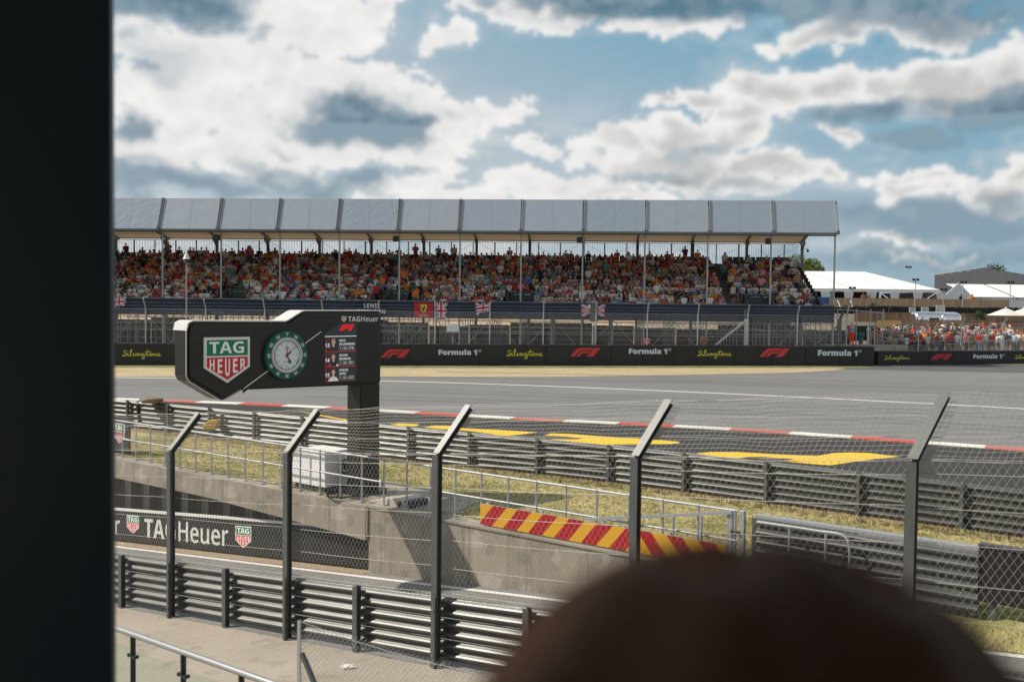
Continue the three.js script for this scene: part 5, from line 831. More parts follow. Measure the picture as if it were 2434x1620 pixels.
{ // things along the foot of the stand
  const sg = thing('notice_sign', 'red notice sign on the barrier behind the long black wall', 'sign', SW(40.1, 0, 2.3), SA); part('board', rbox(0.75, 0.5, 0.03, 0.01, 0, 1.75, 0), std({ map: canvasTex(96, 64, (x, w, h) => { x.fillStyle = '#b03038'; x.fillRect(0, 0, w, h); x.fillStyle = '#e2c4c4'; for (let i = 0; i < 4; i++) x.fillRect(12, 10 + i * 13, 72, 5); }), roughness: 0.6 }), sg); part('post', rod(V(0, 0, -0.03), V(0, 1.9, -0.03), 0.03), M.galvRail, sg);
  const wp = thing('blank_sign', 'blank white sign plate on the fence below the stand', 'sign', SW(24.9, 0, 3.4), SA); part('board', rbox(0.95, 0.62, 0.03, 0.01, 0, 2.6, 0), M.white, wp); part('post', rod(V(0, 0, -0.03), V(0, 2.8, -0.03), 0.03), M.galvRail, wp);
  const bl = thing('blue_crate', 'blue plastic crate on the ground before the stand', 'crate', SW(29.9, 0, 1.4), SA); part('tub', rbox(1.0, 0.6, 0.6, 0.04, 0, 0.3, 0), std({ color: col(0.03, 0.06, 0.16), roughness: 0.5 }), bl); part('rim', rbox(1.06, 0.06, 0.66, 0.02, 0, 0.6, 0), std({ color: col(0.04, 0.08, 0.2), roughness: 0.5 }), bl);
  for (const [i, x] of [[0, 44.6], [1, 52.2]]) { const o = thing('round_marker', i ? 'small orange disc marker below the stand, nearer its open end' : 'large orange disc marker below the stand', 'marker', SW(x, 0, i ? 0.6 : 1.9), SA); part('disc', new THREE.CylinderGeometry(i ? 0.16 : 0.32, i ? 0.16 : 0.32, 0.06, 20).rotateX(Math.PI / 2).translate(0, i ? 1.65 : 1.85, 0), std({ color: col(0.34, 0.10, 0.04), roughness: 0.6 }), o); part('stem', rod(V(0, 0, -0.05), V(0, 1.7, -0.05), 0.025), M.galvRail, o); part('bars', merge([box(0.05, 0.3, 0.02, -0.06, i ? 1.65 : 1.85, 0.035), box(0.05, 0.3, 0.02, 0.06, i ? 1.65 : 1.85, 0.035)].map((g) => g.scale(1, 1, 1))), M.black, o); }
  const fb = thing('folding_board', 'grey green folding board leaning on the skirt beside the lettered flag', 'board', SW(36.0, 0, 0.62), SA); part('panel', rbox(0.62, 1.45, 0.06, 0.02, 0, 3.95, 0), std({ color: col(0.12, 0.13, 0.11), roughness: 0.8 }), fb); part('post', rod(V(0, 0, 0), V(0, 3.4, 0), 0.03), M.galvRail, fb);
  // tall steel post with brace in the fence line
  const tp = thing('steel_mast', 'thick grey steel post with slanting brace behind the black wall', 'post', [18.6, 0, -78.9]); part('post', rbox(0.3, 3.55, 0.3, 0.02, 0, 1.77, 0), M.galvRail, tp); part('cap', rbox(0.42, 0.55, 0.42, 0.03, 0.02, 4.0, 0), M.darkSteel, tp); part('brace', bar(V(-2.6, 1.3, 0), V(-0.1, 3.4, 0), 0.14, 0.14), M.galvRail, tp);
  const tp2 = thing('steel_mast', 'dark leaning steel post at the open end of the stand', 'post', [26.15, 0, -79.5]); part('post', rbox(0.28, 3.6, 0.28, 0.02, 0, 1.8, 0), M.galvDark, tp2); part('arm', bar(V(0, 3.5, 0), V(0.45, 4.75, 0.1), 0.2, 0.2), M.darkSteel, tp2); part('brace', bar(V(-2.3, 1.2, 0), V(-0.1, 3.1, 0), 0.14, 0.14), M.galvDark, tp2);
  const lampP = thing('lamp_post', 'slim pole with white conical lamp head before the stand', 'lamp', SW(4.05, 0, 5.0), SA); part('pole', rod(V(0, 0, 0), V(0, 7.4, 0), 0.07, 8, 0.055), std({ color: col(0.42, 0.33, 0.28), roughness: 0.6 }), lampP); part('head', new THREE.ConeGeometry(0.28, 0.7, 12).translate(0, 8.1, 0), M.white, lampP); part('collar', new THREE.CylinderGeometry(0.16, 0.22, 0.25, 10).translate(0, 7.6, 0), M.darkSteel, lampP);
  // added dark panels behind the stand, to darken the view under its seats
  const hf = thing('added_dark_hoarding', 'added dark hoarding that darkens the view under the grandstand', 'fence'); const hm = std({ color: col(0.03, 0.033, 0.036), roughness: 0.9, bumpMap: rep(blotch, 0.3), bumpScale: 0.05 }); for (let x = -24; x < 64; x += 4) { if (x === 4) continue; const h = rr(2.3, 2.9), p = SW(x + 2, h / 2, -15.5), m = part('panel', box(3.95, h, 0.06), hm, hf, p); m.rotation.y = SA; }
  // crowd barriers in front of the stand
  for (let i = 0; i < 5; i++) { const b = thing('crowd_barrier', `steel crowd barrier behind the black wall, ${nth(i + 1)} from the red notice sign`, 'barrier', SW(38.9 + i * 2.35, 0, 2.1), SA, 'barriers below the stand'); barrier(b); }
}
function barrier(b) { part('frame', new THREE.TubeGeometry(new THREE.CatmullRomCurve3([V(-1.1, 0.12, 0), V(-1.12, 0.9, 0), V(-1.0, 1.08, 0), V(1.0, 1.08, 0), V(1.12, 0.9, 0), V(1.1, 0.12, 0), V(-1.1, 0.12, 0)], false, 'catmullrom', 0.1), 40, 0.02, 6), M.galvRail, b); part('bars', wires(Array.from({ length: 17 }, (_, k) => [[-0.98 + k * 0.1225, 0.13, 0], [-0.98 + k * 0.1225, 1.08, 0]]), 0.009), M.galvRail, b); part('feet', merge([rod(V(-0.8, 0.03, -0.3), V(-0.8, 0.12, 0), 0.02), rod(V(-0.8, 0.03, 0.3), V(-0.8, 0.12, 0), 0.02), rod(V(0.8, 0.03, -0.3), V(0.8, 0.12, 0), 0.02), rod(V(0.8, 0.03, 0.3), V(0.8, 0.12, 0), 0.02)]), M.galvRail, b); }
// ---------------------------------------------------------------- the bank beyond the stand's end
const bankY = (x, z) => { const d = -z; return 0.75 * sst(82, 86, d - (x - 30) * 0.1) + 1.0 * sst(87, 98, d) + 2.6 * sst(97, 109, d) ; };
{
  const g = new THREE.PlaneGeometry(150, 160, 75, 80).rotateX(-Math.PI / 2).translate(105, 0, -162); const p = g.attributes.position, uv = g.attributes.uv; for (let i = 0; i < p.count; i++) { const x = p.getX(i), z = p.getZ(i); p.setY(i, bankY(x, z) * sst(30, 32.5, x) + 0.016); uv.setXY(i, x, z); } g.computeVertexNormals();
  structure('bank', g, std({ map: rep(pathMap, 1 / 7), color: col(0.45, 0.44, 0.42), roughness: 1 }), 'sloping trodden ground rising behind the standing crowd');
}
const wood = [[0.30, 0.19, 0.11], [0.26, 0.165, 0.10], [0.34, 0.22, 0.13], [0.21, 0.14, 0.09]].map((c) => std({ color: col(...c), roughness: 0.85, bumpMap: rep(grain, 1, 4), bumpScale: 0.01 }));
function boardFence(label, a, b, h, w, gap, mats, dy = 0) {
  const f = thing('wooden_fence', label, 'fence'), L = Math.hypot(b[0] - a[0], b[1] - a[1]), n = Math.floor(L / (w + gap)), ry = Math.atan2(-(b[1] - a[1]), b[0] - a[0]), gs = [0, 1, 2].map((k) => box(w, h - k * 0.03, 0.03));
  for (let i = 0; i < n; i++) { const q = (i + 0.5) / n, x = lerp(a[0], b[0], q), z = lerp(a[1], b[1], q), m = part('board', gs[i % 3], mats[Math.floor(rnd() * mats.length)], f, [x, (typeof dy === 'function' ? dy(x, z) : dy) + h / 2, z]); m.rotation.y = ry + rr(-0.02, 0.02); }
  for (const y of [0.25, 0.75]) { const m = part('rail', box(L, 0.09, 0.05, L / 2, 0, -0.05), mats[0], f, [a[0], (typeof dy === 'function' ? dy(a[0], a[1]) : dy) + h * y, a[1]]); m.rotation.y = ry; }
}
boardFence('brown picket fence right behind the standing crowd', [36.4, -96.4], [58, -98.8], 2.1, 0.1, 0.055, wood.slice(0, 3), 1.42);
boardFence('weathered board fence on the bank above the pickets', [35.5, -103.2], [58, -103.4], 1.8, 0.24, 0.01, wood, 2.35);
boardFence('pale timber balustrade along the tent terrace', [34.6, -111.2], [56.2, -112.6], 1.05, 0.34, 0.012, [[0.42, 0.29, 0.19], [0.38, 0.26, 0.17], [0.46, 0.32, 0.21]].map((c) => std({ color: col(...c), roughness: 0.85 })), 4.62);
{
  const pl = thing('plywood_hoarding', 'pale plywood hoarding behind the standing crowd', 'hoarding', [35.2, 1.3, -93.3], -0.1); part('side_sheet', rbox(2.2, 2.1, 0.04, 0.01, 0.1, 1.05, 0), std({ color: col(0.66, 0.41, 0.17), roughness: 0.8 }), pl); const e = part('return_sheet', rbox(0.04, 1.9, 2.5, 0.01, 1.2, 0.95, -1.25), std({ color: col(0.46, 0.28, 0.14), roughness: 0.8 }), pl); 
  // tyre wall on the bank
  const tw = thing('tyre_wall', 'long row of black tyres along the top of the bank', 'tyre wall'), tg = merge([new THREE.TorusGeometry(0.25, 0.115, 7, 14).rotateY(Math.PI / 2), new THREE.CylinderGeometry(0.15, 0.15, 0.18, 10).rotateZ(Math.PI / 2)]);
  for (let i = 0; i < 150; i++) { const x = 32.4 + (i % 75) * 0.36, lay = Math.floor(i / 75), m = part('tyre', tg, M.rubber, tw, [x + lay * 0.13, 4.02 + lay * 0.42 + rr(-0.03, 0.03) + (x > 36 ? 0.02 * Math.sin(x) : -0.15), -106 + rr(-0.08, 0.08) - (x - 32) * 0.02]); m.rotation.y = Math.PI / 2 + rr(-0.2, 0.2); }
}
{ // silver caravan
  const c = thing('silver_caravan', 'polished silver rounded caravan behind the picket fence', 'caravan', [42.55, 2.05, -100.2], 0.0);
  const chrome = std({ color: col(0.75, 0.77, 0.8), metalness: 0.95, roughness: 0.14 });
  const arch = (w, h) => { const o = [[-w, 0.35]]; for (let i = 0; i <= 14; i++) { const a = i / 14 * Math.PI, c = Math.cos(a), n = Math.sin(a); o.push([-Math.sign(c) * Math.pow(Math.abs(c), 0.55) * w, 0.9 + Math.pow(n, 0.6) * h]); } o.push([w, 0.35]); return o; };
  const loaf = (w, h, l, bv) => new THREE.ExtrudeGeometry(new THREE.Shape(arch(w, h).map((p) => new THREE.Vector2(...p))), { depth: l - 2 * bv, bevelEnabled: true, bevelThickness: bv, bevelSize: bv * 0.7, bevelOffset: -bv * 0.7, bevelSegments: 6 }).rotateY(Math.PI / 2).translate(bv - l / 2, 0, 0);
  part('shell', loaf(1.1, 1.3, 4.5, 0.45), chrome, c); part('end_shell', loaf(1.18, 1.3, 2.1, 0.5).translate(1.25, -0.06, 0.12), chrome, c);
  part('window', rbox(1.0, 0.5, 0.06, 0.05, -0.5, 1.35, 1.09), std({ color: col(0.03, 0.035, 0.04), roughness: 0.15 }), c); part('belt_line', box(4.4, 0.05, 0.06, 0, 0.95, 1.12), M.galvRail, c);
  for (const x of [-0.6, 0.6]) { const w = part('wheel', new THREE.CylinderGeometry(0.36, 0.36, 0.22, 20).rotateX(Math.PI / 2), M.rubber, c, [x, 0.22, 0.95]); part('hub', new THREE.CylinderGeometry(0.2, 0.2, 0.03, 16).rotateX(Math.PI / 2), chrome, w, [0, 0, 0.11]); }
  const ch = [['white_deck_chair', 'white folding panel on the caravan roof line, slatted', 44.3, 0.9, 0.75, true], ['white_framed_panel', 'framed white panel above the caravan, beside its twin', 41.4, 0.62, 0.5, false], ['white_framed_panel', 'framed white panel above the caravan, next to the slatted one', 42.7, 0.72, 0.55, false]];
  for (const [n, l, x, w, h, sl] of ch) { const b = thing(n, l, 'panel', [x, 4.15, -103.0], 0.08); part('frame', merge([box(w, 0.05, 0.05, 0, h, 0), box(w, 0.05, 0.05, 0, 0.02, 0), box(0.05, h, 0.05, -w / 2, h / 2, 0), box(0.05, h, 0.05, w / 2, h / 2, 0), box(0.05, 2, 0.05, 0, -0.9, -0.05)]), M.white, b); if (sl) for (let k = 0; k < 5; k++) part('slat', box(0.09, h - 0.1, 0.02, -w / 2 + 0.14 + k * 0.155, h / 2, 0), M.white, b); else part('panel', box(w - 0.08, h - 0.08, 0.02, 0, h / 2, 0), M.galvRail, b); }
}
// parasols
[['nearest the caravan', 48.2, -97.2], ['in the middle', 50.3, -97.9], ['at the frame edge', 52.2, -98.4]].forEach(([w, x, z]) => { const u = thing('parasol', `white square parasol above the pickets, ${w}`, 'parasol', [x, 1.6, z], 0.3, 'white parasols'); part('canopy', new THREE.ConeGeometry(1.7, 0.75, 4, 3).rotateY(Math.PI / 4).translate(0, 2.75, 0), new THREE.MeshPhysicalMaterial({ color: col(0.8, 0.78, 0.74), transmission: 0.3, roughness: 1, thickness: 0 }), u); part('pole', rod(V(0, 0, 0), V(0, 3.15, 0), 0.03), M.galvRail, u); part('finial', new THREE.SphereGeometry(0.06, 8, 6).translate(0, 3.16, 0), M.white, u); });
{ // marquees
  const tentM = new THREE.MeshPhysicalMaterial({ color: col(0.80, 0.80, 0.80), transmission: 0, roughness: 0.8, thickness: 0 }), dark = std({ color: col(0.2, 0.13, 0.09), roughness: 0.6 }), wall = std({ color: col(0.66, 0.68, 0.72), roughness: 0.8 });  // wall fabric: roof white with a blue-grey shade painted in
  const t = thing('marquee', 'large white marquee with open dark bays beyond the grandstand', 'marquee', [0, 0, 0]);
  const F = (pts, n, m) => { const g = new THREE.BufferGeometry(); g.setAttribute('position', new THREE.Float32BufferAttribute(pts.flat(), 3)); g.setAttribute('uv', new THREE.Float32BufferAttribute(new Array(pts.length * 2).fill(0), 2)); g.setIndex(pts.length === 4 ? [0, 1, 2, 0, 2, 3] : [0, 1, 2]); g.computeVertexNormals(); return part(n, g, m, t); };
  const eL = 24, eR = 48.6, ey = 6.72, rL = 24, rR = 46.4, ry = 9.0, zf = -113, zr = -122.5, zb = -132;
  for (let k = 0; k < 5; k++) { const a = k / 5, b = (k + 1) / 5 - 0.004, X = (l, r, q) => lerp(l, r, q); F([[X(eL, eR, a), ey, zf], [X(eL, eR, b), ey, zf], [X(rL, rR - 3, b), ry, zr], [X(rL, rR - 3, a), ry, zr]], 'roof_panel', tentM); F([[X(eL, eR, a), ey, zb], [X(eL, eR, b), ey, zb], [X(rL, rR - 3, b), ry, zr], [X(rL, rR - 3, a), ry, zr]], 'roof_panel', tentM); }
  F([[eR, ey, zf], [eR + 2.2, ey, zr], [rR - 3, ry, zr]], 'hip_panel', tentM); F([[eR + 2.2, ey, zr], [eR, ey, zb], [rR - 3, ry, zr]], 'hip_panel', tentM);
  part('eave_band', box(eR - eL, 0.34, 0.08, (eL + eR) / 2, ey - 0.17, zf + 0.02), tentM, t);
  part('rear_wall', box(eR - eL, 2.6, 0.1, (eL + eR) / 2, 5.4, zb), dark, t); part('carpet', box(eR - eL, 0.02, 17, (eL + eR) / 2, 4.62, zf - 9.5), std({ color: col(0.06, 0.06, 0.065), roughness: 1 }), t); part('side_wall', box(0.1, 2.4, 18, eR, 5.3, zf - 9.2), wall, t);
  for (let i = 0; i < 9; i++) { const x = eR - i * 2.62; part('leg', box(0.14, 2.5, 0.14, x, 5.3, zf), wall, t); for (const s of [-1, 1]) part('curtain', extrude([[0, 0], [s * 0.55, 0], [s * 0.38, -1.1], [s * 0.5, -1.9], [0, -1.9]].map(([a, b]) => [a, b]), 0.05).translate(x, ey - 0.34, zf + 0.06), wall, t); }
  structure('tent_floor', box(34, 0.3, 20, 36, 4.45, -122), M.path, 'raised floor of the marquee');
  const u = thing('marquee', 'second white marquee with side wall tinted grey for shade', 'marquee', [54.6, 0, -118]);
  const sh = [[0, 4.0], [0, 5.95], [0.05, 6.0], [-2.2, 7.6], [-4.4, 6.0], [-4.4, 4.0]];
  part('gable_wall', extrude([[-4.6, 4.0], [0, 4.0], [0, 5.95], [-2.3, 7.65], [-4.6, 5.95]], 0.08).rotateY(0.35), wall, u);
  part('side_wall', box(40, 2.0, 0.1, 20, 5.0, 0), wall, u); for (let k = 0; k < 6; k++) { const m = part('roof_panel', bar(V(k * 5 + 2.5, 6.0, 0.2), V(k * 5 + 2.5 - 0.8, 7.65, -6), 4.98, 0.05), tentM, u); part('gutter_bracket', box(0.12, 0.2, 0.14, k * 5 + 0.1, 5.9, 0.08), M.darkSteel, u); }
  part('eave_pipe', rod(V(0, 6.0, 0.12), V(30, 6.0, 0.12), 0.07), wall, u); part('awning', rod(V(-6.6, 5.75, 1.0), V(0, 5.9, 0.1), 0.09), tentM, u);
  const vr = part('sign_plate', rbox(1.3, 0.6, 0.05, 0.01, -2.4, 5.3, 0.9), std({ color: col(0.03, 0.07, 0.16), roughness: 0.5 }), u); part('dark_crate', rbox(2.2, 0.62, 1.0, 0.03, 0.6, 4.4, 1.4), M.darkSteel, u);
  // hangar
  const h = thing('grey_hangar', 'large grey clad hangar with low gable behind the marquees', 'building', [91, 0, -190]);
  const rib = std({ color: col(0.30, 0.29, 0.31), roughness: 0.6 }); for (let i = 0; i < 18; i++) { const x = -10.6 + i * 1.7, top = 12.4 - Math.abs(x + 0.85 + 1.2) * 0.155; part('cladding_panel', box(1.67, top, 0.12, x + 0.85, top / 2, 0), rib, h); }
  part('gable_roof', merge([bar(V(-10.7, 10.98, -2), V(-1.2, 12.5, -2), 4, 0.12), bar(V(-1.2, 12.5, -2), V(20.4, 9.1, -2), 4, 0.12)]), rib, h); part('door', rbox(6.5, 5.6, 0.1, 0.02, 6.6, 6.8, 0.1), std({ color: col(0.2, 0.19, 0.2), roughness: 0.6 }), h); part('lamp_arm', merge([rod(V(11.5, 6, 0.2), V(11.5, 9.0, 0.2), 0.08), rod(V(11.5, 9.0, 0.2), V(13.2, 9.0, 0.2), 0.08)]), M.white, h);
}
// floodlight poles, steps, planters by the tents
[['rising above the marquee ridge', 49.6, -125, 9.7], ['before the fifth marquee bay', 44.6, -110.3, 7.7], ['at the marquee corner', 50.2, -111, 7.5], ['in the middle of the balustrade', 47.5, -109.8, 6.65], ['beside the terrace steps', 37.3, -109.4, 6.7], ['before the second marquee', 56.2, -112.5, 7.6]].forEach(([w, x, z, h]) => { const f = thing('floodlight_pole', `slim floodlight pole ${w}`, 'floodlight', [x, 3.6, z], 0, 'floodlights by the tents'); part('pole', rod(V(0, 0, 0), V(0, h - 3.6, 0), 0.05, 6), M.galvRail, f); for (const s of [-1, 1]) part('lamp_head', rbox(0.3, 0.24, 0.2, 0.03, s * 0.22, h - 3.55, 0.05), M.black, f); });
{
  const st = thing('terrace_steps', 'white railed steps up to the tent terrace', 'steps', [37.0, 3.3, -109.8]); for (let k = 0; k < 5; k++) part('step', box(1.3, 0.08, 0.3, 0, 0.2 + k * 0.22, -k * 0.28), M.white, st); for (const s of [-1, 1]) part('handrail', bar(V(s * 0.7, 1.0, 0.1), V(s * 0.7, 2.1, -1.4), 0.05, 0.05), M.white, st);
  const bs = thing('blue_kiosk_sign', 'small blue sign above a yellow panel on the terrace', 'sign', [34.2, 3.2, -109.6]); part('blue_panel', rbox(1.35, 0.8, 0.1, 0.02, 0, 2.1, 0), std({ color: col(0.03, 0.1, 0.36), roughness: 0.6 }), bs); part('yellow_panel', rbox(0.85, 1.35, 0.1, 0.02, 0, 0.75, 0), std({ color: col(0.55, 0.4, 0.06), roughness: 0.6 }), bs); part('post', rod(V(0, 0, -0.1), V(0, 2.4, -0.1), 0.05), M.darkSteel, bs);
}
function leafCrown(n, rx, ry, rz, leaf, seedBlobs) { // many leaf faces spread through lumpy volume
  const P = [], Nn = [], U = [], a = V(0, 0, 0), b = V(0, 0, 0), c = V(0, 0, 0), blobs = []; for (let i = 0; i < seedBlobs; i++) { const t = rr(0, 6.28), r = Math.sqrt(rnd()) * 0.75; blobs.push([Math.cos(t) * r * rx, rr(-0.6, 0.75) * ry, Math.sin(t) * r * rz, rr(0.28, 0.5)]); }
  for (let i = 0; i < n; i++) { const q = blobs[i % seedBlobs], t = rr(0, 6.28), u = rr(-1, 1), s = Math.pow(rnd(), 0.4) * q[3], h = Math.sqrt(1 - u * u); c.set(q[0] + Math.cos(t) * h * s * rx, q[1] + u * s * ry, q[2] + Math.sin(t) * h * s * rz); a.set(rr(-1, 1), rr(-1, 1), rr(-1, 1)).normalize(); b.set(rr(-1, 1), rr(-1, 1), rr(-1, 1)).cross(a).normalize(); const l = leaf * rr(0.6, 1.3), N = a.clone().cross(b); for (const [x, y] of [[-1, 0], [1, 0], [0, 1.6]]) { P.push(c.x + (a.x * x + b.x * y) * l, c.y + (a.y * x + b.y * y) * l, c.z + (a.z * x + b.z * y) * l); Nn.push(N.x, N.y, N.z); U.push(x, y); } }
  const g = new THREE.BufferGeometry(); g.setAttribute('position', new THREE.Float32BufferAttribute(P, 3)); g.setAttribute('normal', new THREE.Float32BufferAttribute(Nn, 3)); g.setAttribute('uv', new THREE.Float32BufferAttribute(U, 2)); return g;
}
const leafM = (r, g, b) => new THREE.MeshPhysicalMaterial({ color: col(r, g, b), transmission: 0.35, roughness: 0.9, thickness: 0, side: THREE.DoubleSide });
function tree(label, x, y, z, h, rx, ry, n, leaf, mat) { const t = thing('tree', label, 'tree', [x, y, z]); part('trunk', merge([rod(V(0, 0, 0), V(0.1, h * 0.6, 0), 0.32, 8, 0.2), rod(V(0.05, h * 0.5, 0), V(rx * 0.5, h * 0.85, 0.3), 0.16, 6, 0.06), rod(V(0.05, h * 0.45, 0), V(-rx * 0.5, h * 0.8, -0.4), 0.16, 6, 0.06)]), std({ color: col(0.1, 0.07, 0.05), roughness: 1 }), t); part('crown', leafCrown(n, rx, ry, rx * 0.8, leaf, 16), mat, t, [0, h * 0.78, 0]); }
tree('round green tree rising behind the grey hangar', 105, 0, -215, 13.6, 6.2, 4.2, 9000, 0.22, leafM(0.07, 0.10, 0.03));
tree('yellow green tree showing at the open end of the stand', 37.6, 3, -128, 7.0, 2.6, 2.6, 5000, 0.15, leafM(0.10, 0.14, 0.02));
[['beside the terrace steps', 39.8, 4.05, -109.4], ['on the far fence', 48.5, 3.0, -103.0], ['behind the leaning post', 31.2, 3.7, -107.2]].forEach(([w, x, y, z]) => { const p = thing('potted_plant', `leafy green potted plant ${w}`, 'plant', [x, y, z], 0, 'potted plants by the tents'); part('foliage', leafCrown(500, 0.6, 0.6, 0.6, 0.09, 6), leafM(0.06, 0.11, 0.03), p, [0, 0.75, 0]); part('pot', new THREE.CylinderGeometry(0.28, 0.2, 0.4, 12).translate(0, 0.2, 0), M.darkSteel, p); });
// ---------------------------------------------------------------- marshal, gate cage and standing crowd
structure('marshal_step', box(5.4, 1.55, 1.6, 28.0, 0.78, -80.9), M.conc, 'concrete marshal platform behind the black wall');
{
  const o = { shirt: 'red', pants: 'red', skin: skinBag[0], head: 'cap', headRGB: [0.6, 0.6, 0.6], scale: 1.02, leg: 'trousers' }; clothes['marshal red'] = [0.85, 0.07, 0.012]; o.shirt = o.pants = 'marshal red';
  const m = person('marshal in bright orange red overalls with pale blue tabard and white cap', standPoses[0], o, [27.45, 1.57, -80.4], 0.1); const tb = part('tabard', rbox(0.40, 0.52, 0.27, 0.07, 0, 1.22, 0.02), fabric([0.3, 0.38, 0.55]), m); part('tabard_band', rbox(0.41, 0.1, 0.28, 0.04, 0, 1.2, 0.02), fabric([0.03, 0.05, 0.14]), tb);
  const cg = thing('gate_cage', 'tall open steel gate cage behind the marshal', 'gate', [28.6, 1.56, -81.2], -0.12); for (const x of [-1.9, -0.4, 0.7, 1.7]) part('upright', rod(V(x, 0, -0.4), V(x, 2.9, -0.4), 0.045, 8), M.galvRail, cg); part('top_bar', rod(V(-1.9, 2.85, -0.4), V(1.7, 2.6, -0.4), 0.04), M.galvRail, cg); for (const y of [0.6, 1.2]) part('cross_bar', rod(V(1.7, y, -0.4), V(4.6, y - 0.3, -1.2), 0.035), M.galvRail, cg); part('white_post', rod(V(0.5, 0, -0.2), V(0.5, 1.5, -0.2), 0.05), M.white, cg);
  const cb = thing('concrete_block', 'pale concrete block at the end of the lower wall', 'block', [30.9, 0, -81.2], -0.3); part('block_body', rbox(2.6, 1.55, 0.7, 0.04, 0, 0.78, 0), std({ map: rep(concMap, 0.5), color: col(1.2, 1.2, 1.25), roughness: 0.9 }), cb); part('base', rbox(2.7, 0.2, 0.8, 0.03, 0, 0.1, 0), M.conc, cb);
  const sp = []; // people: rows back from the barrier
  for (let r = 0; r < 6; r++) for (let x = 31.9 + r * 0.2; x < 46.2 + r * 0.3; x += rr(0.42, 0.72) + r * 0.05) { const z = -83.5 - (x - 30) * 0.32 - r * 1.35 - rr(0, 0.8); if (x + z * -0 > 31) sp.push([x, z]); }
  sp.push([29.2, -83.2], [30.0, -83.4], [28.2, -83.6], [31.0, -84.5], [31.8, -85.2], [33.0, -92], [39.2, -93.5], [41.0, -94.2], [44.4, -94.6], [34.6, -91.8], [36.8, -92.6]);
  sp.sort((a, b) => a[0] - b[0]);
  sp.slice(0, 176).forEach(([x, z], i) => { const q = outfit(); person(`standing spectator, ${q.shirt} shirt, ${headWord(q)}, ${nth(i + 1)} beyond the marshal`, pick(standPoses), q, [x, x < 32 ? (x < 30.4 ? 1.0 : 0.9) : bankY(x, z) + 0.02, z], rr(-0.9, 0.9) - 0.3, 'standing spectators on the bank'); });
  for (let i = 0; i < 7; i++) { const x = 32.6 + i * 2.3, z = -82.7 - (x - 30) * 0.315, b = thing('crowd_barrier', `steel crowd barrier before the standing crowd, ${nth(i + 1)} from the concrete block`, 'barrier', [x, 0.1, z], -0.305, 'barriers before the crowd'); b.position.y = bankY(x, z) + 0.04; barrier(b); }
  const few = [[36.0, 4.6, -112.2], [39.6, 4.6, -112.4], [40.1, 4.6, -112.4], [51.2, 4.6, -113.6], [52.4, 4.6, -113.5]]; few.forEach(([x, y, z], i) => { const q = outfit(); person(`tent guest on the terrace, ${q.shirt} shirt, ${headWord(q)}, ${nth(i + 1)} along the balustrade`, pick(standPoses), q, [x, y, z], rr(-0.5, 0.5), 'guests on the tent terrace'); });
}
